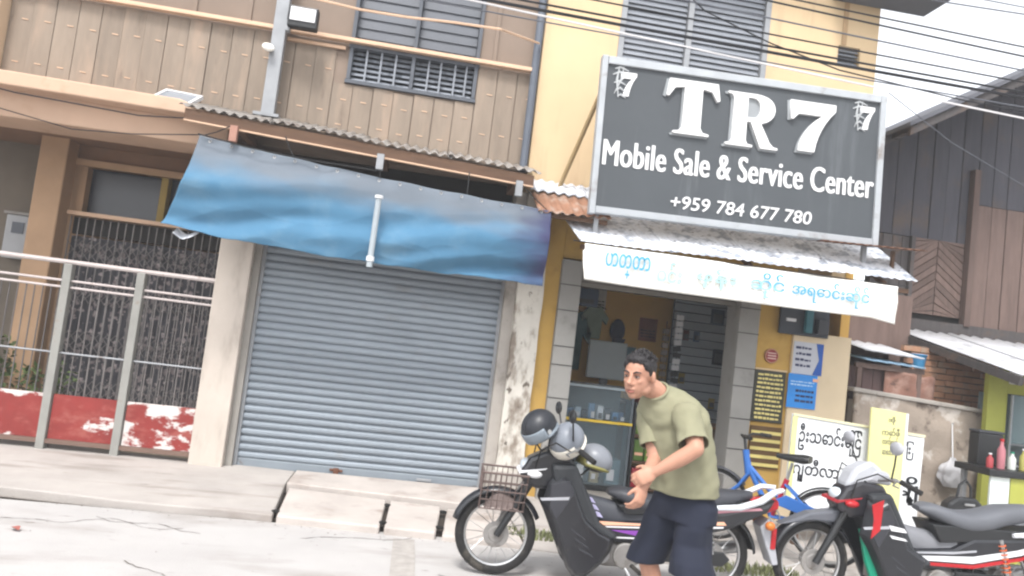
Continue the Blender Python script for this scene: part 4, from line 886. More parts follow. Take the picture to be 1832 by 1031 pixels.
def bag(u, v):
    a = u*2*math.pi; r_ = (.06+.055*math.sin(math.pi*min(1, v*1.1)))*(1-.6*max(0, v-.75)/.25); q = 1+.35*nz(math.cos(a)*2, math.sin(a)*2, v*4)
    return (5.62+r_*q*1.2*math.cos(a), 7.1+r_*q*.55*math.sin(a), .60+.30*v)
B().grid(bag, 24, 16).build('body', mat('white film', 'a5a4a6', .3, .06, 8), pb, smooth=True); B().tube([(5.62, 7.1, .89), (5.63, 7.14, 1.1), (5.64, 7.17, 1.24)], .006, 5).build('handle', white_p, pb)
nail = B().tube([(5.64, 7.15, 1.245), (5.64, 7.21, 1.24)], .005, 5).build('hook', steel, LWL)
# yellow green stall with glass cabinet
YS = thing('food_stall', 'yellow green street stall with a glass cabinet under the lean-to', 'stall', (6.3, 7.0, 0))
lime = mat('lime paint', '969844', .6, .1, 4, dirt='80834a', dscale=4, dthr=(.55, .8)); cabg = mat('cabinet glass', '7f9296', .1, .05, 3, spec=.6, alpha=.55)
bx('post', lime, YS, 5.88, 6.10, 7.0, 7.06, 0, 1.86); bx('header', lime, YS, 6.102, 7.6, 7.0, 7.05, 1.62, 1.82); bx('post', lime, YS, 7.4, 7.46, 6.9, 6.96, 0, 1.6)
bx('fuse_box', white_p, YS, 6.09, 6.21, 6.94, 6.99, 1.72, 1.86, .01)
bx('cabinet_glass', cabg, YS, 6.12, 7.4, 6.98, 6.99, 1.12, 1.61); bx('cabinet_back', mat('cabinet back', '7b8788', .7), YS, 6.12, 7.4, 7.4, 7.42, .9, 1.61); bx('cabinet_floor', steel, YS, 6.12, 7.4, 6.98, 7.42, .86, .9)
for x in (6.12, 6.5, 6.95): bx('glazing_bar', steel, YS, x, x+.02, 6.96, 6.978, .9, 1.61)
bx('shelf', steel, YS, 6.14, 7.4, 7.0, 7.38, 1.1, 1.115); bx('panel', mat('grey stall panel', '8b9394', .6), YS, 6.12, 7.4, 6.99, 7.02, .0, .858)
FS = thing('front_stall', 'low stall table with black top and lime and white panels', 'stall table', (5.6, 6.2, 0))
bx('top', black, FS, 5.24, 6.6, 6.15, 6.6, .86, .92, .008); pls = mat('stall panel white', 'c4cac6', .6, .05, 4)
for k in range(6):
    x = 5.28+k*.2; bx('panel', lime if k in (1, 4) else pls, FS, x, x+.19, 6.18, 6.20, .1, .855)
for x in (5.27, 6.5): bx('leg', steel, FS, x, x+.04, 6.5, 6.54, .03, .858)
def bottle(lab, x, y, z, r, h, m, capm):
    t = thing('bottle', lab, 'bottle', (x, y, z)); B().tube([(x, y, z), (x, y, z+h*.62), (x, y, z+h*.78), (x, y, z+h*.92)], [r, r, r*.45, r*.4], 12).build('body', m, t, smooth=True); B().disc((x, y, z+h*.96), r*.5, h*.08, 'z', 12).build('cap', capm, t); return t
bottle('pink sauce bottle standing tallest on the black stall top', 5.47, 6.3, .922, .035, .27, mat('pink sauce', '9c6168', .4), red_p)
bottle('small red bottle left of the pink one on the stall top', 5.36, 6.3, .922, .03, .13, mat('bright red sauce', '8f3438', .4), white_p)
bottle('pale cloudy bottle right of the pink one on the stall top', 5.6, 6.32, .922, .035, .16, mat('cloudy plastic', 'b5bab4', .4), green_p)
bottle('yellow oil bottle at the right end of the stall top', 5.72, 6.32, .922, .035, .2, mat('yellow oil', '8f8a4a', .3), white_p)
dbx = thing('dark_box', 'dark box standing behind the bottles on the stall top', 'box', (5.45, 6.5, .92)); bx('case', black, dbx, 5.36, 5.62, 6.45, 6.58, .922, 1.22, .01); bx('lid', vinyl, dbx, 5.355, 5.625, 6.445, 6.585, 1.222, 1.245, .006)
HB = thing('black_bag', 'black bag with looped handle between stained wall and motorbike seat', 'bag', (5.0, 6.2, .2))
B().prism([(4.80, .30), (5.20, .30), (5.17, .60), (5.10, .66), (4.92, .66), (4.83, .60)], 6.1, 6.26, [(4.82, .30), (5.18, .30), (5.14, .58), (5.08, .63), (4.94, .63), (4.86, .58)]).build('body', black, HB, bevel=.03); B().tube([(4.95, 6.17, .63), (4.97, 6.17, .75), (5.03, 6.17, .80), (5.08, 6.17, .74), (5.09, 6.17, .63)], .012, 8).build('handle', black, HB, smooth=True); bx('buckle', chrome, HB, 4.97, 5.07, 6.085, 6.098, .585, .605, .004)
st_ = thing('stool', 'low wooden stool under the black bag', 'stool', (5, 6.2, 0)); bx('seat', wood, st_, 4.78, 5.22, 6.05, 6.32, .265, .298)
for x in (4.8, 5.16):
    for y in (6.07, 6.27): bx('leg', wood, st_, x, x+.035, y, y+.035, .03, .263)

# ================================================================== OVERHEAD CABLES
def cable(lab, pts, r, m, grp=None):
    P_ = [Vector(p) for p in pts]; a, c = P_[0], P_[-1]
    if len(P_) == 2:
        P_ = []; n = 26
        x0, x1 = -14, 20
        for i in range(n+1):
            x = x0+(x1-x0)*i/n; t = (x-a.x)/(c.x-a.x); p = a.lerp(c, t); s_ = ((x-(a.x+c.x)/2)/17)**2
            P_.append(p+Vector((0, 0, .35*s_-.35*((a.x-c.x)/34)**2)))
    o = B().tube(P_, r, 5).build('cable', m, None, smooth=True); tag(o, lab, 'cable', grp); return o
cb = mat('black cable', '1a1b20', .6, .1, 2); cg = mat('grey cable', '55585f', .6, .1, 2); cw = mat('pale cable', 'cfcdce', .6, .1, 2)
cable('thick pale cable crossing above the sign, lowest of the long span', ((.35, 5.5, 4.05), (4.76, 5.5, 3.885)), .008, cw)
cable('thick black cable just above the pale one over the sign', ((.65, 5.5, 4.08), (4.74, 5.5, 4.06)), .013, cb)
cable('second black cable twisted close over the thick one', ((.6, 5.52, 4.14), (4.74, 5.52, 4.115)), .009, cb)
cable('grey cable crossing the small vent window', ((1.76, 5.5, 4.36), (4.73, 5.5, 4.29)), .007, cg)
cable('dark cable crossing just under the eave corner', ((2.48, 5.5, 4.48), (4.72, 5.5, 4.41)), .008, cb)
cable('dark cable meeting the tip of the grey eave', ((2.7, 5.5, 4.53), (4.71, 5.5, 4.49)), .007, cb)
cable('thin cable high in the white sky beside the eave', ((3.83, 5.5, 4.74), (4.69, 5.5, 4.77)), .006, cg)
cable('thin dark cable halfway between the grey and the thick black one', ((1.25, 5.5, 4.23), (4.73, 5.5, 4.19)), .007, cb)
cable('faint thin cable low over the dark roof edge', ((3.2, 5.5, 3.98), (4.74, 5.5, 3.98)), .006, cg)
cable('highest thin cable in the top right corner of the sky', ((4.0, 5.5, 4.83), (4.69, 5.5, 4.83)), .005, cg)
wv = [(-3.5+.35*i, 5.5, 3.86+.018*math.sin(i*1.3)+.012*nz(i*.9, 1, 1)-.0*i) for i in range(-28, 12)]+[(.845, 7.1, 4.48)]
cable('wavy peach coloured cable in front of the brown boards', wv, .010, peach)
cable('loose black wire slanting down across louvred window and sign top', [(1.2, 5.6, 4.9), (1.95, 5.55, 4.33), (2.5, 5.5, 4.14), (3.1, 5.5, 4.02), (4.2, 5.5, 3.95), (9, 5.5, 3.9)], .006, cb)
cable('thin wire sagging over the dark roof of wooden house', [(3.6, 5.6, 3.95), (4.2, 5.6, 3.62), (4.9, 5.6, 3.35), (6.5, 5.6, 2.95), (8.5, 6.4, 2.2)], .004, cg)
cable('black wire draped along the upper lip of the cream beam', [(-6, 6.7, 3.2), (-3.8, 6.7, 3.15), (-3.6, 6.72, 3.13), (-3.2, 6.74, 3.12), (-2.6, 6.76, 3.10), (-2.15, 6.78, 3.15)], .006, cb)
cable('thin dark wire sagging down the face of the cream beam', [(-6, 6.9, 3.15), (-3.8, 6.92, 3.02), (-3.2, 6.93, 2.93), (-2.7, 6.95, 2.97), (-2.0, 6.6, 2.98)], .005, cb)

# grit and small stones along the foot of the pavement, a few dead leaves
b = B(); rr = random.Random(21)
for i in range(520):
    x = rr.uniform(-4.5, 5); y = edge(x)-abs(rr.gauss(0, .10))+.02 if i < 380 else rr.uniform(3.4, 5.6); s_ = rr.uniform(.002, .007)*(1 if i % 11 else 1.7)
    q = [Vector((x+s_*rr.uniform(.6, 1.2)*math.cos(a), y+s_*rr.uniform(.6, 1.2)*math.sin(a), .002)) for a in (0, 1.57, 3.14, 4.71)]; t = Vector((x+s_*rr.uniform(-.5, .5), y+s_*rr.uniform(-.5, .5), .002+s_*rr.uniform(.25, .55)))
    for k in range(4): b.face([q[k], q[(k+1) % 4], t])
tag(b.build('gravel', mat('grey grit', '6f6962', .95, .3, 20), fix=True), 'scattered grit and small stones along the pavement foot', 'gravel', kind='stuff')
for lab, x, y in (('dry reddish leaf lying on the pale road near the left edge', -2.3, 5.1),):
    o = B().grid(lambda u, v: (x+.05*(u-.5)*math.sin(math.pi*max(.05, v)), y+.09*(v-.5), (.014 if y < 5.7 else .085)+.012*abs(u-.5)*2*math.sin(math.pi*v)), 4, 6).build('dead_leaf', mat('dead leaf', '8a5148', .8, .2, 20), None, smooth=True); o.rotation_euler = (0, 0, rr.uniform(0, 3)); tag(o, lab, 'leaf')

# ================================================================== MOTORBIKES (local x runs from the front axle to the rear axle)
def wheel(t, name, x, z, r, rot=None, tread=.034):
    rim = B().ring((x, 0, z), r-.058, .016, n=40, m=8, sx=1.0).build(name, chrome, t, smooth=True)
    B().ring((x, 0, z), r-.032, .032, n=44, m=10, sx=.95).build('tyre', rubber, rim, smooth=True)
    B().disc((x, 0, z), .055, .11).build('hub', alu, rim, bevel=.008)
    B().disc((x, -.045, z), .085, .012, n=28).build('brake_drum', alu, rim, bevel=.004)
    b = B()
    for k in range(18):
        a = 2*math.pi*k/18; s_ = (k % 2)*2-1; a2 = a+.25*(1 if k % 4 < 2 else -1)
        b.tube([(x+.05*math.cos(a2), s_*.04, z+.05*math.sin(a2)), (x+(r-.07)*math.cos(a), 0, z+(r-.07)*math.sin(a))], .0022, 4)
    b.build('spoke', chrome, rim)['kind'] = 'stuff'
    return rim
def arc_band(x, z, r, a0, a1, half, n=18, th=.008, drop=.03):
    """curved mudguard around a wheel with turned down sides"""
    def fn(u, v):
        a = R(a0+(a1-a0)*u); s_ = (v-.5)*2; rr = r - drop*abs(s_)**3
        return (x+rr*math.cos(a), half*s_, z+rr*math.sin(a))
    return B().grid(fn, n, 8)
def profile_loft(stations, n=16):
    """stations: (x, z_centre, half_height, half_width, squareness) -> rounded body along x"""
    secs = []
    for x, z, hz, hy, p in stations:
        sec = []
        for k in range(n):
            a = 2*math.pi*k/n; c, s_ = math.cos(a), math.sin(a)
            sec.append((x, hy*math.copysign(abs(c)**p, c), z+hz*math.copysign(abs(s_)**p, s_)))
        secs.append(sec)
    return B().loft(secs)
def motorbike(name, label, loc, rotz, o):
    t = thing(name, label, 'motorbike', (0, 0, 0)); t['group'] = 'motorbikes parked before the shop'
    Lb = o.get('wb', 1.46); r = .27; body = o['body']; zf = .275
    fw = wheel(t, 'front_wheel', 0, zf, r); wheel(t, 'rear_wheel', Lb, zf, r)
    arc_band(0, zf, r+.035, 40-15, 165, .055).build('front_fender', o.get('fender', black_gloss), t, smooth=True, solid=.004)
    if o.get('fin'):   # long pointed fender of the second bike
        B().prism([(-.26, .50), (-.05, .60), (.16, .64), (.24, .72), (.20, .55), (.0, .545)], -.05, .05).build('fender_crest', o['fin'], t, bevel=.015)
    for y in (-.075, .075):
        f = B().tube([(0, y, zf), (.10, y, .47), (.30, y*.9, .86)], [.022, .026, .024], 10).build('fork_leg', alu if y > 0 else o.get('forkm', black), t, smooth=True)
    if o.get('green'):
        B().prism([(.27, .54), (.33, .52), (.40, .34), (.44, .20), (.39, .19), (.33, .32)], -.125, -.09).build('fork_guard', green_p, t, bevel=.008)
    # headlight cowl
    B().prism([(.10, .70), (.16, .80), (.27, .86), (.44, .84), (.50, .74), (.42, .62), (.22, .60), (.12, .64)], -.10, .10, [(.12, .70), (.17, .79), (.28, .85), (.43, .83), (.48, .74), (.41, .63), (.23, .61), (.14, .65)]).build('headlight_cowl', o['cowl'], t, bevel=.03, sub=0)
    B().ball((.155, 0, .735), (.045, .085, .05), 16, 10, Matrix.Rotation(R(-25), 3, 'Y')).build('headlight', mat('lens glass', 'c6ced4', .1, .03, 4, spec=.7), t, smooth=True)
    for y in (-.12, .10): B().ball((.20, y, .70), (.05, .03, .025), 12, 8).build('turn_lamp', o.get('lamp', white_p), t, smooth=True)
    B().prism([(.10, .695), (.27, .735), (.28, .745), (.11, .712)], -.108, .108).build('cowl_stripe', o.get('cstripe', white_p), t)
    # legshield, lower fairing
    for y0, y1 in ((-.20, -.165), (.165, .20)):
        cxs = sum(p[0] for p in o['shield'])/len(o['shield']); czs = sum(p[1] for p in o['shield'])/len(o['shield'])
        inn = [(cxs+(x-cxs)*.80, czs+(z-czs)*.84) for x, z in o['shield']]
        if y0 < 0: B().prism(inn, y0, y1+.05, o['shield']).build('leg_shield', body, t, bevel=.014)
        else: B().prism(o['shield'], y0-.05, y1, inn).build('leg_shield', body, t, bevel=.014)
    B().prism([(.30, .78), (.46, .80), (.66, .44), (.80, .36), (.62, .26), (.50, .30), (.36, .56)], -.165, .165).build('inner_fairing', mat('grey inner plastic', '2b2d30', .55, .1, 5), t, bevel=.03)
    for k in range(3): B().prism([(.46+.035*k, .40-.06*k), (.56+.03*k, .34-.05*k), (.57+.03*k, .325-.05*k), (.465+.035*k, .385-.06*k)], -.2035, -.2003).build('vent_slot', vinyl, t)
    B().prism([(.30, .66), (.42, .70), (.46, .62), (.36, .44), (.31, .52)], -.2045, -.2003).build('turn_lamp_panel', mat('glossy inset', '2a2b31', .2, .1, 5, spec=.6), t, bevel=.002)
    B().prism([(.24, .57), (.43, .595), (.425, .575), (.25, .555)], -.206, -.2005).build('shield_trim', o.get('trim', silver_p), t)
    # tunnel between the leg shield and the seat
    profile_loft([(.44, .60, .07, .055, .8), (.60, .50, .09, .075, .8), (.80, .46, .10, .09, .8), (1.0, .47, .12, .10, .8)]).build('tunnel_cover', o.get('tunnel', vinyl), t, smooth=True)
    # body sides
    side = [(.60, .36), (.70, .44), (.95, .47), (1.10, .55), (1.50, .585), (1.78, .66), (1.86, .70), (1.80, .60), (1.55, .47), (1.20, .36), (.90, .32), (.66, .31)]
    B().prism(side, -.125, .125).build('side_panel', body, t, bevel=.025)
    for nm, poly, m in o['decals']:
        B().prism(poly, -.1295, -.1252).build(nm, m, t)
    # seat
    so_ = o.get('seat0', .70); sh = o.get('seatz', 0)
    st = []
    for i in range(15):
        u = i/14; x = so_+(1.72-so_)*u
        topz = .665+sh + .03*math.cos(u*6.2)*(1-u) - .05*math.sin(math.pi*min(1, u*1.6)) + .055*u
        if u < .15: topz -= .06*(1-u/.15)**2
        th = .045+.025*math.sin(math.pi*u); hw = .07+.06*math.sin(math.pi*min(1, .25+u*.75))
        if u > .9: hw *= 1-.4*(u-.9)/.1; th *= .7
        if i == 0: hw *= .4; th *= .35
        if i == 1: hw *= .85; th *= .85
        st.append((x, topz-th, th, hw, .7))
    profile_loft(st, 18).build('seat', o.get('seatm', vinyl), t, smooth=True)
    B().prism([(so_+.05, .56+sh*.7), (1.68, .60+sh*.4), (1.70, .585), (so_+.12, .50)], -.118, .118).build('seat_base', black, t, bevel=.01)
    # grab rail and tail
    for y in (-.13, .13): B().tube([(1.38, y, .60), (1.60, y, .625), (1.74, y, .68), (1.84, y*.8, .745), (1.92, y*.4, .755)], [.015, .022, .022, .02, .016], 8, sy=1.3).build('grab_rail', o.get('grab', white_p), t, smooth=True)
    profile_loft([(1.70, .62, .06, .10, .7), (1.80, .63, .055, .085, .7), (1.90, .65, .035, .06, .7)], 12).build('tail_lamp', red_p, t, smooth=True)
    arc_band(Lb, zf, r+.045, 8, 140, .07, drop=.035).build('rear_fender', black, t, smooth=True, solid=.004)
    B().prism([(1.78, .50), (1.84, .56), (1.90, .38), (1.93, .26), (1.89, .25), (1.83, .38)], -.07, .07).build('number_plate_holder', o.get('plate', silver_p), t, bevel=.008)
    for y in (-.11, .11): B().ball((1.83, y, .52), (.035, .03, .03), 12, 8).build('rear_turn_lamp', mat('amber lens', 'b9682c', .3), t, smooth=True)
    bx('reflector', red_p, t, 1.86, 1.895, -.078, -.0715, .36, .50, .004)
    # engine, swing arm, shocks, chain case, stand
    profile_loft([(.52, .25, .05, .07, .8), (.58, .24, .085, .085, .8), (.74, .23, .095, .10, .8), (.92, .24, .10, .11, .75), (1.0, .25, .07, .09, .8)]).build('engine_case', alu, t, smooth=True)
    b = B()
    for k in range(6): b.box(.44+k*.025, .45+k*.025, -.075, .075, .19, .32)
    b.build('cylinder_fin', alu, t)['kind'] = 'stuff'
    B().disc((.86, -.115, .235), .085, .03, n=26).build('clutch_cover', alu, t, bevel=.008); B().disc((.70, -.105, .225), .055, .03, n=22).build('flywheel_cover', chrome, t, bevel=.008)
    for y in (-.10, .10):
        B().tube([(1.02, y, .28), (Lb, y, zf)], .02, 8).build('swing_arm', black, t); s1 = B().tube([(Lb-.03, y*1.15, .30), (Lb-.10, y*1.15, .56)], .017, 8).build('shock', chrome, t, smooth=True)
        b = B(); n = 56
        b.tube([(Lb-.035-.06*i/n+.03*math.cos(i*.78)*.9, y*1.15+.03*math.sin(i*.78), .33+.20*i/n) for i in range(n+1)], .005, 5); b.build('spring', o.get('spring', chrome), t, smooth=True)
    B().prism([(.98, .22), (.98, .32), (Lb+.05, .32), (Lb+.10, .275), (Lb+.05, .225)], -.125, -.108).build('chain_case', black, t, bevel=.01)
    B().tube([(.9, -.1, .18), (.93, -.26, .17)], .014, 8).build('foot_peg', rubber, t); B().tube([(.9, .1, .18), (.93, .26, .17)], .014, 8).build('foot_peg', rubber, t)
    B().tube([(.86, -.12, .16), (.96, -.24, .012)], .011, 6).build('side_stand', chrome, t); bx('stand_foot', chrome, t, .93, .99, -.265, -.22, .0, .012)
    B().tube([(.5, .12, .2), (.9, .15, .16), (1.25, .16, .22), (1.72, .16, .30)], [.018, .018, .045, .045], 12).build('muffler', chrome, t, smooth=True)
    # handlebar
    B().tube([(.52, -.33, .86), (.44, -.20, .90), (.38, -.07, .87), (.38, .07, .87), (.44, .20, .90), (.52, .33, .86)], .012, 8).build('handlebar', chrome, t, smooth=True)
    B().prism([(.28, .85), (.36, .94), (.47, .93), (.50, .84)], -.10, .10).build('meter_cover', o.get('meter', black), t, bevel=.025)
    for s_ in (-1, 1):
        B().tube([(.46, s_*.23, .895), (.535, s_*.345, .85)], .018, 10).build('grip', rubber, t, smooth=True); B().tube([(.44, s_*.22, .90), (.36, s_*.30, .875), (.37, s_*.35, .87)], .006, 6).build('lever', chrome, t, smooth=True)
        b = B().tube([(.42, s_*.19, .905), (.40, s_*.24, 1.0), (.385, s_*.27, 1.075)], .006, 6).build('mirror_stem', black, t, smooth=True)
        B().ball((.375, s_*.285, 1.115), (.022, .07, .045), 14, 9).build('mirror', o.get('mirm', black), t, smooth=True)
    for s_ in (-1, 1): B().tube([(.40, s_*.26, .885), (.30, s_*.22, .93), (.22, s_*.12, .86), (.20, s_*.10, .72), (.12, s_*.085, .52), (.03, s_*.07, .33)], .005, 6).build('cable', rubber, t, smooth=True)
    bx('tank_badge', chrome, t, 1.02, 1.12, -.1285, -.1255, .425, .44) if not o.get('green') else None
    t.location = loc; t.rotation_euler = (0, 0, rotz); return t
shield1 = [(.26, .52), (.29, .66), (.36, .75), (.43, .72), (.50, .58), (.57, .46), (.68, .385), (.78, .345), (.76, .25), (.70, .16), (.61, .075), (.53, .06), (.47, .12), (.40, .26), (.32, .42)]
b1 = motorbike('motorbike', 'black underbone motorbike with wire basket, helmets and purple flash', (.70, 5.0, 0.0), R(-2), dict(
    body=black_gloss, cowl=black_gloss, shield=shield1, wb=1.47, grab=mat('pale grab rail', 'c4c8cc', .35, .04, 4), tunnel=mat('dark grey tunnel plastic', '3a3c42', .55, .1, 6), seat0=.72,
    decals=[('stripe', [(.66, .445), (.95, .455), (1.10, .475), (1.5, .52), (1.52, .50), (1.1, .455), (.66, .42)], peach_p), ('stripe', [(.64, .413), (1.1, .445), (1.5, .488), (1.5, .478), (1.1, .435), (.64, .405)], white_p),
            ('flash', [(.74, .395), (1.05, .415), (1.14, .40), (.95, .37)], purple_p), ('stripe', [(.72, .352), (1.2, .375), (1.2, .367), (.72, .344)], white_p),
            ('tail_stripe', [(1.30, .565), (1.74, .635), (1.76, .622), (1.30, .548)], mat('pink stripe', 'b9858f', .5))]))
# chrome guard printed on the tunnel, wire basket in front
for k in range(3):
    o = B().prism([(.50+.03*k, .60-.045*k), (.60+.03*k, .585-.045*k), (.63+.03*k, .55-.045*k), (.53+.03*k, .565-.045*k)], -.098, -.092).build('knee_pad_print', mat('pale violet print', 'a9a5c4', .4, .2, 9), b1, bevel=.004)
b = B()
bk = lambda u, w_, z: (-.13+.29*u - (.03*(.68-z)), (-.15+.30*w_)*(.75+.25*(z-.45)/.23), z)
for z in (.45, .51, .57, .63, .685):
    b.tube([bk(0, 0, z), bk(1, 0, z), bk(1, 1, z), bk(0, 1, z), bk(0, 0, z)], .0045 if z < .68 else .008, 5)
for k in range(9):
    u = k/8
    for w_ in (0, 1): b.tube([bk(u, w_, .45), bk(u, w_, .685)], .003, 4)
    for e in (0, 1): b.tube([bk(e, u, .45), bk(e, u, .685)], .003, 4)
    b.tube([bk(u, 0, .45), bk(u, 1, .45)], .003, 4)
b.build('basket', mat('rusty basket wire', '5a4c48', .6, .2, 9), b1)
B().tube([(-.02, 0, .45), (.12, 0, .56), (.2, 0, .66)], .010, 6).build('basket_bracket', black, b1)
B().grid(lambda u, v: (-.10+.22*u, -.13*(1-2*v)*.85, .46+.10*math.sin(math.pi*u)*math.sin(math.pi*v)+.03*nz(u*4, v*4, 1)), 12, 12).build('basket_lining', mat('grey brown sack', '6f625e', .9, .2, 9), b1, smooth=True)
shield2 = [(.26, .50), (.30, .74), (.40, .80), (.50, .64), (.60, .46), (.76, .38), (.72, .22), (.60, .10), (.48, .12), (.40, .28), (.32, .42)]
b2 = motorbike('motorbike', 'black and red motorbike with long grey seat parked before the boards', (2.87, 4.9, .03), R(-1.5), dict(
    body=black_gloss, cowl=mat('dark grey red cowl', '232227', .3, .1, 5, spec=.6), shield=shield2, wb=1.40, fin=mat('grey fender paint', '55575d', .35, .08, 5), green=True, seat0=.74, seatz=.085, seatm=mat('long grey seat vinyl', '55575c', .6, .08, 6), meter=silver_p, mirm=silver_p,
    lamp=red_p, cstripe=mat('dull red stripe', '8f2a30', .4), grab=mat('white tail rail', 'd8dade', .35, .04, 4), plate=black, spring=mat('orange spring', 'b5552a', .5), tunnel=mat('grey tunnel plastic', '6d6e72', .55, .1, 6),
    decals=[('stripe', [(.66, .40), (1.10, .43), (1.42, .50), (1.75, .605), (1.78, .60), (1.45, .47), (1.1, .385), (.66, .375)], white_p), ('stripe', [(.70, .365), (1.1, .375), (1.45, .455), (1.70, .555), (1.70, .535), (1.45, .432), (1.1, .35), (.70, .345)], red_p),
            ('stripe', [(.64, .425), (.95, .45), (1.12, .475), (1.12, .462), (.95, .435), (.64, .415)], silver_p)]))
B().prism([(.29, .72), (.37, .76), (.36, .56), (.30, .50), (.31, .62)], -.2065, -.2005).build('shield_flash', red_p, b2)
B().prism([(.42, .60), (.53, .585), (.55, .56), (.44, .565)], -.2065, -.2005).build('badge', white_p, b2); B().prism([(.43, .535), (.54, .52), (.56, .505), (.45, .515)], -.2065, -.2005).build('badge', white_p, b2)
B().prism([(.16, .80), (.22, .93), (.34, 1.0), (.42, .95), (.46, .86), (.30, .83)], -.09, .09, [(.18, .80), (.23, .92), (.34, .98), (.41, .94), (.44, .86), (.30, .83)]).build('windscreen_cowl', mat('pale silver cowl', 'a5a7ac', .35, .06, 5), b2, bevel=.03)

# helmets on the black motorbike
def helmet(label, c, r, shell, extra, rot):
    t = thing('helmet', label, 'helmet', (0, 0, 0)); b = B()
    rows_ = []
    def fn(u, v):
        a = 2*math.pi*u; ph_ = -0.42+ (math.pi/2+.42)*v
        face = max(0, math.cos(a))*(1 if ph_ < .15 else 0)
        q = 1-.04*max(0, -math.sin(ph_))
        return (r*q*1.12*math.cos(ph_)*math.cos(a), r*q*math.cos(ph_)*math.sin(a), r*math.sin(ph_)+ (.32*r*max(0, math.cos(a))**2 if ph_ < 0 else 0))
    b.grid(fn, 32, 14).build('shell', shell, t, smooth=True, solid=.012)
    for yy in (-.22, .22): B().tube([(r*1.135*math.cos(a)*math.sqrt(1-yy*yy), yy*r*1.02, r*1.015*math.sin(a)*math.sqrt(1-yy*yy)) for a in [R(20+14*i) for i in range(11)]], .004, 5).build('stripe', extra, t)
    for s_ in (-1, 1): B().disc((.02, s_*r*1.0, -.02), .016, .012, 'y', 12).build('visor_screw', chrome, t)
    B().ball((-.01, 0, -.01), (r*.98, r*.88, r*.62), 16, 10).build('liner', black, t, smooth=True)
    b = B(); b.ring((0, 0, -.40*r), r*1.0, .013, 'z', 32, 6, 50, 310); b.build('rim_trim', extra, t, smooth=True)
    def vf(u, v):
        a = R(-70+140*u); z_ = -.45*r+.72*r*v; q = 1.16+.06*math.sin(math.pi*v)
        return (r*q*math.cos(a), r*q*math.sin(a)*.95, z_)
    B().grid(vf, 18, 6).build('visor', extra if extra is not white_p else mat('smoky visor', '4a4d55', .15, .05, 4, spec=.6), t, smooth=True, solid=.003)
    B().tube([(.0, r*.9, -.35*r), (.05, r*.5, -1.1*r), (.08, 0, -1.25*r), (.05, -r*.5, -1.1*r), (0, -r*.9, -.35*r)], .006, 5).build('chin_strap', black, t, smooth=True)
    t.location = c; t.rotation_euler = rot; return t
helmet('black open face helmet with clear visor hung on the handlebar', (.885, 4.86, 1.01), .108, mat('matt black shell', '24262b', .4, .1, 5), mat('clear pale visor', '6f7880', .15, .05, 4, spec=.6), (R(10), R(40), R(215)))
helmet('pale grey helmet with cream rim resting between the handlebars', (1.085, 4.88, .94), .108, mat('pale grey shell', '70757d', .4, .06, 5), mat('cream rim', 'c4bfb4', .5, .05, 4), (R(-8), R(48), R(-150)))
helmet('small silver helmet lying on the front of the motorbike seat', (1.31, 4.98, .815), .105, mat('silver shell', '6f7278', .35, .06, 5), mat('olive trim', '6e6a3a', .5), (R(8), R(-10), R(160)))

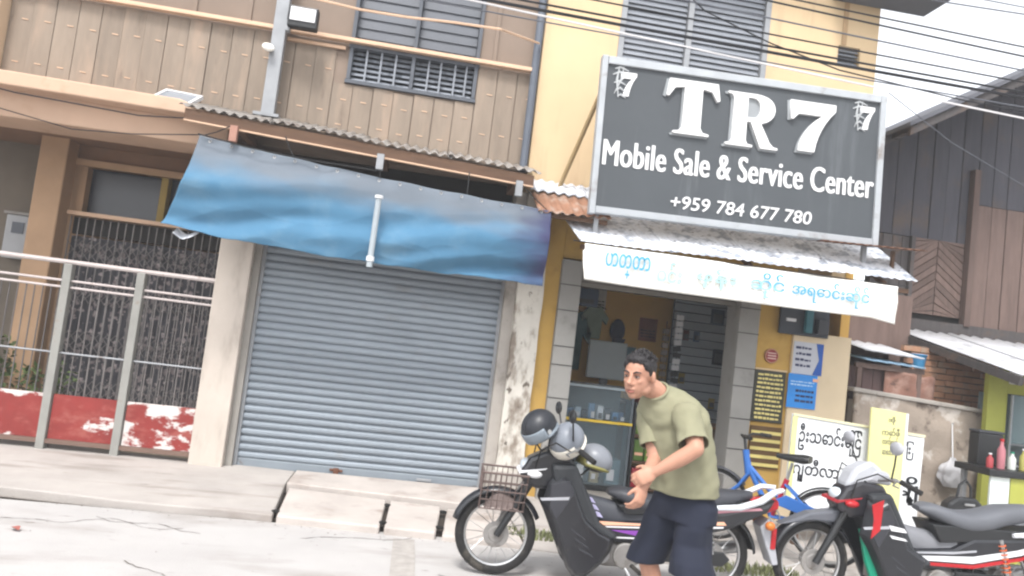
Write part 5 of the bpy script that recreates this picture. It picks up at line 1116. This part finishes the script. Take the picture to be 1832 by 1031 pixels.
# ------------------------------------------------------------------ bicycle
def bicycle(loc, rotz):
    t = thing('bicycle', 'blue bicycle with red seat tube standing between the motorbikes', 'bicycle', (0, 0, 0)); r = .30
    for nm, x in (('front_wheel', 0), ('rear_wheel', .92)):
        rim = B().ring((x, 0, r), r-.03, .011, n=40, m=6).build(nm, chrome, t, smooth=True); B().ring((x, 0, r), r-.016, .017, n=44, m=8).build('tyre', rubber, rim, smooth=True); B().disc((x, 0, r), .02, .09).build('hub', chrome, rim)
        b = B()
        for k in range(20):
            a = 2*math.pi*k/20; b.tube([(x+.018*math.cos(a+.6), (k % 2*2-1)*.03, r+.018*math.sin(a+.6)), (x+(r-.035)*math.cos(a), 0, r+(r-.035)*math.sin(a))], .0015, 4)
        b.build('spoke', chrome, rim)['kind'] = 'stuff'
        arc_band(x, r, r+.02, 20 if x else 40, 165 if x else 150, .028, drop=.012).build('mudguard', black if x else vinyl, t, smooth=True, solid=.003)
    B().tube([(.24, 0, .72), (.26, 0, .66), (.48, 0, .30)], .024, 10).build('down_tube', blue_p, t, smooth=True); B().tube([(.22, 0, .80), (.26, 0, .60)], .028, 10).build('head_tube', blue_p, t, smooth=True)
    B().tube([(.25, 0, .68), (.45, 0, .50), (.54, 0, .46)], .02, 10).build('top_tube', blue_p, t, smooth=True); B().tube([(.48, 0, .30), (.58, 0, .62)], .022, 10).build('seat_tube', mat('red frame tube', '9c1f35', .4), t, smooth=True)
    for y in (-.045, .045):
        B().tube([(.26, y*.6, .60), (.20, y, .5), (0, y, r)], .013, 8).build('fork_leg', blue_p, t, smooth=True); B().tube([(.48, y, .30), (.92, y, r)], .010, 8).build('chain_stay', blue_p, t); B().tube([(.57, y*.6, .58), (.92, y, r)], .009, 8).build('seat_stay', blue_p, t)
    B().tube([(.58, 0, .62), (.61, 0, .76)], .013, 8).build('seat_post', chrome, t)
    profile_loft([(.48, .80, .02, .02, .8), (.58, .80, .03, .04, .8), (.70, .805, .04, .085, .8), (.75, .81, .03, .075, .8)], 12).build('saddle', black, t, smooth=True)
    B().tube([(.22, 0, .80), (.20, 0, .90)], .013, 8).build('stem', black, t); B().tube([(.30, -.26, .93), (.22, -.15, .93), (.19, 0, .90), (.22, .15, .93), (.30, .26, .93)], .011, 8).build('handlebar', black, t, smooth=True)
    for s_ in (-1, 1): B().tube([(.27, s_*.22, .93), (.34, s_*.29, .925)], .017, 8).build('grip', rubber, t, smooth=True)
    B().ring((.48, -.06, .30), .085, .006, n=28, m=6).build('chainring', chrome, t); B().tube([(.48, -.07, .30), (.58, -.08, .18)], .01, 6).build('crank', chrome, t); bx('pedal', black, t, .55, .63, -.16, -.09, .165, .185); B().tube([(.48, .07, .30), (.38, .08, .42)], .01, 6).build('crank', chrome, t); bx('pedal', black, t, .34, .42, .09, .16, .41, .43)
    B().prism([(.46, .42), (.78, .36), (.92, .42), (.60, .50)], -.065, -.055).build('chain_guard', blue_p, t, bevel=.01)
    t.location = loc; t.rotation_euler = (0, 0, rotz); return t
bicycle((2.76, 6.28, .065), R(-42))

# ================================================================== THE MAN (faces the road on the left, turned towards the camera)
PN = thing('person', 'man in olive t-shirt and navy shorts stooping and clasping his wrist', 'person', (1.5, 3.9, 0))
skin = mat('skin', 'a67c68', .55, .07, 6, .03, 200, dirt='966a58', dscale=9, dthr=(.5, .8), spec=.3)
hairm = mat('black hair', '1d1a1c', .5, .2, 30, .3, 90, stretch=(3, 3, 1))
shirt_m = mat('olive t-shirt cloth', '7f7d66', .9, .05, 5, .08, 220, dirt='73715b', dscale=4, dthr=(.5, .75))
short_m = mat('navy shorts cloth', '1b1f2d', .9, .08, 5, .08, 220)
f_ = Vector((-.80, -.60, 0)); rgt = Vector((-.60, .80, 0)); lft = -rgt; Z = Vector((0, 0, 1))
def remesh(o, vox, smooth_it=4, fac=.6):
    q = o.modifiers.new('Remesh', 'REMESH'); q.mode = 'VOXEL'; q.voxel_size = vox; q.use_smooth_shade = True
    s_ = o.modifiers.new('Smooth', 'SMOOTH'); s_.iterations = smooth_it; s_.factor = fac; return o
def limb(b, pts, rs, n=14, flat=1.0):
    """tapered limb along a smoothed polyline, with rounded ends"""
    P_ = [Vector(p) for p in pts]; out = []; ro = []
    for i in range(len(P_)-1):
        p0 = P_[max(i-1, 0)]; p1 = P_[i]; p2 = P_[i+1]; p3 = P_[min(i+2, len(P_)-1)]
        for k in range(6):
            t = k/6; t2, t3 = t*t, t*t*t
            q = .5*((2*p1)+(p2-p0)*t+(2*p0-5*p1+4*p2-p3)*t2+(3*p1-p0-3*p2+p3)*t3); out.append(q); ro.append(rs[i]+(rs[i+1]-rs[i])*(t*t*(3-2*t)))
    out.append(P_[-1]); ro.append(rs[-1]); b.tube(out, ro, n, sy=flat)
    b.ball(out[0], rs[0], 12, 8); b.ball(out[-1], rs[-1], 12, 8); return b
# joints
neck0 = Vector((1.345, 3.895, 1.335)); headc = Vector((1.197, 3.835, 1.442))
shL = Vector((1.445, 3.765, 1.285)); shR = Vector((1.328, 3.995, 1.268))
elL = Vector((1.455, 3.60, 1.125)); wrL = Vector((1.285, 3.665, .985))
elR = Vector((1.350, 3.88, 1.02)); wrR = Vector((1.245, 3.70, .905))
hipL = Vector((1.585, 3.84, .80)); hipR = Vector((1.51, 3.95, .80)); knL = Vector((1.545, 3.78, .455)); knR = Vector((1.40, 3.96, .455)); anL = Vector((1.64, 3.80, .075)); anR = Vector((1.47, 4.02, .075))
b = B()
# head: skull, face, jaw, nose, ears in a head frame (hf looks out of the face)
hf = Vector((-.68, -.72, -.12)).normalized(); hr = hf.cross(Z).normalized(); hu = hr.cross(hf).normalized()
HM = Matrix((hf, hr, hu)).transposed()
HS = 1.0
HMS = HM @ Matrix.Scale(1.0, 3)
def hp(x, y, z): return headc + (hf*x + hr*y + hu*z)*HS
b.ball(hp(-.012, 0, .030), (.093, .074, .084), 24, 16, HMS)
b.ball(hp(.026, 0, -.030), (.064, .062, .085), 20, 14, HMS)
b.ball(hp(.030, 0, -.078), (.046, .046, .034), 16, 10, HMS); b.ball(hp(.060, 0, -.094), (.022, .024, .018), 12, 8, HMS)
for s_ in (-1, 1):
    b.ball(hp(.060, s_*.034, -.018), (.022, .020, .018), 12, 8, HMS); b.ball(hp(.006, s_*.050, -.068), (.040, .016, .024), 12, 8, HMS); b.ball(hp(.078, s_*.026, .026), (.011, .026, .0075), 12, 8, HMS)
    b.ball(hp(-.016, s_*.080, .0), (.019, .010, .033), 12, 8, HMS @ Matrix.Rotation(R(14*s_), 3, 'Z')); b.ball(hp(-.010, s_*.075, -.022), (.010, .006, .012), 10, 6, HMS)
    b.ball(hp(.098, s_*.012, -.030), (.010, .008, .007), 10, 6, HMS)
b.tube([hp(.084, 0, .020), hp(.096, 0, -.004), hp(.110, 0, -.024), hp(.100, 0, -.036)], [.008, .010, .0135, .010], 12)
b.ball(hp(.085, 0, -.056), (.014, .025, .0075), 14, 8, HMS); b.ball(hp(.083, 0, -.069), (.014, .022, .0075), 14, 8, HMS)
# neck and trunk core under the clothes
limb(b, [hp(-.03, 0, -.04), neck0+Vector((-.02, -.01, .03)), neck0+Vector((.05, .0, -.08))], [.054, .056, .06])
limb(b, [shL, (shL+shR)/2+Vector((.03, 0, .0)), shR], [.05, .065, .05])
limb(b, [neck0, Vector((1.47, 3.90, 1.15)), Vector((1.54, 3.90, .98)), Vector((1.55, 3.90, .86))], [.07, .105, .095, .09])
# arms
limb(b, [shL, shL.lerp(elL, .5)+Vector((.01, 0, .0)), elL], [.056, .050, .042]); limb(b, [elL, elL.lerp(wrL, .35)+Vector((0, 0, -.005)), wrL], [.042, .041, .027])
limb(b, [shR, shR.lerp(elR, .5), elR], [.055, .048, .040]); limb(b, [elR, elR.lerp(wrR, .35), wrR], [.040, .039, .027])
# hands: palm plus five bent fingers, each its own chain
def hand(b, wr, d, across, nrm, curl, spread=.0):
    """d: wrist-to-knuckle direction, across: towards the thumb side, nrm: palm side"""
    d, nrm = d.normalized(), nrm.normalized(); across = (across - d*across.dot(d)).normalized(); nrm = d.cross(across)*(1 if d.cross(across).dot(nrm) > 0 else -1)
    M3 = Matrix((d, across, nrm)).transposed()
    b.ball(wr+d*.048, (.050, .041, .017), 16, 10, M3); b.ball(wr+d*.078, (.026, .042, .0145), 14, 9, M3); b.ball(wr+d*.012, (.03, .027, .02), 12, 8, M3); b.ball(wr+d*.040+across*.024+nrm*.006, (.034, .017, .017), 12, 8, M3)
    for i, (off, ln, r_) in enumerate(((.031, .072, .0088), (.0105, .082, .0092), (-.0105, .076, .0088), (-.030, .058, .0078))):
        p = wr+d*(.088-.004*abs(i-1))+across*off; a = R(curl[0]); pts = [p-d*.02, p]; dirv = d+across*spread*(1.5-i)*.3
        dirv.normalize(); c_ = 0
        for seg, cu in zip((.45, .31, .24), curl): c_ += R(cu); p = p+(dirv*math.cos(c_)+nrm*math.sin(c_))*ln*seg; pts.append(p)
        b.tube(pts, [r_*1.1, r_*1.08, r_, r_*.92, r_*.8], 10); b.ball(pts[-1], r_*.8, 10, 6)
    p = wr+d*.030+across*.034+nrm*.006; pts = [wr+d*.015+across*.015, p]
    for seg, (u_, v_, w_) in ((.032, (.70, .60, .35)), (.026, (.85, .20, .5))): p = p+(d*u_+across*v_+nrm*w_).normalized()*seg; pts.append(p)
    b.tube(pts, [.013, .0125, .0105, .0085], 10); b.ball(pts[-1], .0085, 10, 6)
# near hand closes round the other wrist; far hand hangs half curled
dL = (wrR+Vector((.0, -.01, .03))-wrL); hand(b, wrL, Vector((-.80, .05, -.45)), Vector((-.2, .35, .9)), Vector((-.2, .95, -.2)), (32, 48, 34))
hand(b, wrR, Vector((-.28, -.22, -.93)), Vector((-.75, -.45, .25)), Vector((.45, .75, -.2)), (30, 38, 26), .3)
# legs and feet
for hp_, kn, an, s_ in ((hipL, knL, anL, -1), (hipR, knR, anR, 1)):
    limb(b, [hp_, hp_.lerp(kn, .5)+Vector((-.01, 0, 0)), kn], [.07, .066, .052]); limb(b, [kn, kn.lerp(an, .35)+Vector((.02, 0, 0)), an], [.052, .054, .034])
    limb(b, [an+Vector((.03, .015, -.025)), an+f_*.06+Vector((0, 0, -.035)), an+f_*.15+Vector((0, 0, -.052))], [.032, .034, .022])
    for k in range(5): b.ball(an+f_*(.185-.012*k)+rgt*(-s_*(.034-.017*k)*-1)+Vector((0, 0, -.058)), (.018, .012, .012), 8, 6)
body = remesh(b.build('body', skin, PN, origin=(0, 0, 0)), .0056, 4, .5)
# eyes, brows, lips
for s_ in (-1, 1):
    e = B().ball(hp(.0775, s_*.030, .008), (.0085, .0135, .0062), 14, 10, HM).build('eye', mat('eye white', '8f8680', .3), PN, smooth=True); B().ball(hp(.0835, s_*.030, .008), (.0042, .0062, .0062), 12, 8, HM).build('iris', mat('dark iris', '17100e', .2, spec=.6), e, smooth=True)
    B().tube([hp(.0865, s_*.012, .026), hp(.0885, s_*.028, .034), hp(.074, s_*.050, .030)], [.0035, .005, .003], 8).build('eyebrow', hairm, PN, smooth=True)
    B().tube([hp(.086, s_*.016, .0135), hp(.0885, s_*.030, .0165), hp(.078, s_*.046, .011)], [.0022, .003, .002], 8).build('eyelid', mat('eyelid skin', '6d4a3c', .6), PN, smooth=True)
B().tube([hp(.086, -.024, -.0625), hp(.0985, 0, -.0615), hp(.086, .024, -.0625)], [.0015, .0028, .0015], 8).build('mouth_line', mat('lip line', '5f3430', .6), PN, smooth=True)
B().tube([hp(.088, -.021, -.0695), hp(.0975, 0, -.071), hp(.088, .021, -.0695)], [.003, .006, .003], 8).build('lip', mat('lip', '8a5248', .5), PN, smooth=True)
# short hair: cap with tufts, lying close at the sides
b = B(); rr = random.Random(11)
b.ball(hp(-.032, 0, .050), (.088, .0775, .078), 24, 16, HMS); b.ball(hp(-.066, 0, .008), (.042, .064, .058), 18, 12, HMS); b.ball(hp(.022, 0, .092), (.050, .058, .028), 16, 10, HMS)
for s_ in (-1, 1): b.ball(hp(-.020, s_*.060, .056), (.040, .018, .030), 12, 8, HMS); b.ball(hp(-.004, s_*.066, .030), (.026, .012, .026), 12, 8, HMS); b.ball(hp(.014, s_*.058, .060), (.036, .020, .030), 12, 8, HMS); b.ball(hp(.002, s_*.066, .044), (.026, .013, .026), 12, 8, HMS)
for k in range(60):
    yy = rr.uniform(-.058, .058); p = hp(.058-6*yy*yy+rr.uniform(-.012, .006), yy, .088-8*yy*yy+rr.uniform(-.006, .014)); q = p+(hf*rr.uniform(.1, .9)+hr*rr.uniform(-.6, .6)+hu*rr.uniform(-.7, .6)).normalized()*rr.uniform(.012, .026); b.tube([p-(q-p)*.7, p, q], [.010, .0065, .0012], 5)
for k in range(330):
    a = rr.uniform(0, 6.283); e = rr.uniform(.30, 1.5); n_ = Vector((math.cos(a)*math.cos(e), math.sin(a)*math.cos(e), math.sin(e)))
    if n_.x > .55 and e < .62 or abs(n_.y) > .5 and e < .45 and n_.x > -.3: continue
    p = hp(-.026+.088*n_.x, .076*n_.y, .048+.080*n_.z); q = p+(hf*(n_.x*.7+.25+rr.uniform(-.4, .4))+hr*(n_.y*.7+rr.uniform(-.4, .4))+hu*(n_.z*.6+rr.uniform(-.2, .35))).normalized()*rr.uniform(.014, .030); b.tube([p-(q-p)*.5, p, q], [.009, .0065, .0012], 5)
remesh(b.build('hair', hairm, PN, origin=(0, 0, 0)), .0034, 1, .3)
# t-shirt: tapering trunk and two short sleeves, hem hanging loose
def ell(c, ax, ay, ra, rb, n=40, fold=0, ph=0):
    out = []
    for k in range(n):
        a = 2*math.pi*k/n; q = 1+fold*math.sin(5*a+ph)+fold*.7*math.sin(9*a+ph*2.3); out.append(Vector(c)+ax*ra*q*math.cos(a)+ay*rb*q*math.sin(a))
    return out
secs = []
stations = [((1.318, 3.883, 1.372), .062, .066, 0, 48), ((1.335, 3.885, 1.356), .078, .092, 0, 46), ((1.362, 3.89, 1.334), .105, .140, 0, 42), ((1.395, 3.893, 1.298), .128, .182, .004, 36), ((1.437, 3.895, 1.245), .140, .196, .006, 30), ((1.465, 3.895, 1.17), .150, .190, .010, 24), ((1.490, 3.895, 1.09), .150, .184, .014, 18), ((1.515, 3.895, 1.0), .150, .186, .018, 12), ((1.528, 3.895, .92), .152, .186, .026, 7), ((1.532, 3.895, .862), .157, .190, .034, 4)]
for i, (c, ra, rb, fo, lean) in enumerate(stations):
    axf = (f_*math.cos(R(lean)) - Z*math.sin(R(lean))); secs.append(ell(c, axf, rgt, ra, rb, 56, fo*1.15, i*.4))
fine = []
for a_, c_ in zip(secs, secs[1:]):
    for k in range(5): fine.append([x_.lerp(y_, k/5) for x_, y_ in zip(a_, c_)])
fine.append(secs[-1]); bs1 = B().loft(fine, cap=False)
sh = bs1.build('shirt_trunk', shirt_m, PN, origin=(0, 0, 0), smooth=True)
def sleeve(sh_, el_, k, name):
    d = (el_-sh_).normalized(); u = d.cross(Z).normalized(); v = u.cross(d); L_ = (el_-sh_).length; ss = []
    for i, (t, r_) in enumerate(((-.14, .050), (.0, .072), (.25, .076), (.50, .073), (.74, .072), (k, .074))): ss.append(ell(sh_+d*L_*t, u, v, r_*1.0, r_*.96, 32, .012*i*.6, i*.8))
    ff = []
    for a_, c_ in zip(ss, ss[1:]):
        for k in range(4): ff.append([x_.lerp(y_, k/4) for x_, y_ in zip(a_, c_)])
    ff.append(ss[-1]); return B().loft(ff, cap=False).build(name, shirt_m, PN, origin=(0, 0, 0), smooth=True)
# joined into one garment
bpy.context.view_layer.update()
s1 = sleeve(shL, elL, .86, 'sleeve_a'); s2 = sleeve(shR, elR, .72, 'sleeve_b')
bm = bmesh.new()
for q in (sh, s1, s2): bm.from_mesh(q.data)
for q in (sh, s1, s2): bpy.data.objects.remove(q)
for v in bm.verts:
    p = v.co; k = .010*nz(p.x*6, p.y*6, p.z*17-p.x*12)+.008*nz(p.x*4+7, p.y*4, p.z*10+p.x*14)+.004*nz(p.x*18, p.y*18, p.z*30)
    v.co = p + v.normal*k if v.normal.length else p
me = bpy.data.meshes.new('t_shirt'); bm.to_mesh(me); bm.free(); place('t_shirt', me, shirt_m, PN, (0, 0, 0), solid=.004)
# crew collar
B().tube([q for q in ell((1.317, 3.883, 1.374), (f_*math.cos(R(48))-Z*math.sin(R(48))), rgt, .062, .066, 30)]+[ell((1.317, 3.883, 1.374), (f_*math.cos(R(48))-Z*math.sin(R(48))), rgt, .062, .066, 30)[0]], .008, 8, cap=False).build('collar', shirt_m, PN, smooth=True)
# shorts: waist, seat and two wide legs
b = B()
w1 = [ell((1.530, 3.895, .93), f_, rgt, .115, .145, 44, .006), ell((1.535, 3.895, .87), f_, rgt, .128, .160, 44, .006), ell((1.545, 3.895, .80), f_, rgt, .148, .180, 44, .010, 1), ell((1.545, 3.895, .72), f_, rgt, .155, .190, 44, .012, 2)]
b.loft(w1)
for hp_, kn, s_ in ((hipL, knL, -1), (hipR, knR, 1)):
    ss = []
    for i, t in enumerate((.12, .3, .55, .78, .98)):
        c = hp_.lerp(kn, t); ss.append(ell(c+rgt*s_*.008*i, f_, rgt, .108+.003*i, .094+.004*i, 36, .012+.006*i, i*.9+s_))
    b.loft(ss)
for v in b.bm.verts:
    p = v.co; v.co = p + Vector((p.x-1.54, p.y-3.895, 0))*(.50*nz(p.x*6, p.y*6, p.z*9))*.40
o = remesh(b.build('shorts', short_m, PN, origin=(0, 0, 0)), .009, 3, .5)
for an in (anL, anR):
    s_ = B().prism([(-.13, 0), (.13, 0), (.13, .018), (-.13, .018)], -.045, .045); M4 = Matrix.Translation((an.x-.075*.8, an.y-.06*.6, .0))@Matrix.Rotation(math.atan2(f_.y, f_.x), 4, 'Z')
    for v in s_.bm.verts: v.co = M4 @ v.co
    s_.build('sandal', black, PN, bevel=.006)

# ------------------------------------------------------------------ thin veiling haze added over the street to lift the dark tones
hz = B().box(-1400, 1400, -1400, 1400, -1.03, 9.0).build('haze', None, None); tag(hz, 'thin pale veiling haze added over the whole street to lift its dark tones', 'haze', kind='stuff')
hm = bpy.data.materials.new('veiling haze'); hm.use_nodes = True; hn = hm.node_tree.nodes; hn.remove(hn['Principled BSDF'])
pv = hn.new('ShaderNodeVolumePrincipled'); pv.inputs['Color'].default_value = (.9, .92, .95, 1); pv.inputs['Density'].default_value = .0045
hm.node_tree.links.new(pv.outputs[0], hn['Material Output'].inputs['Volume']); hz.data.materials.append(hm)
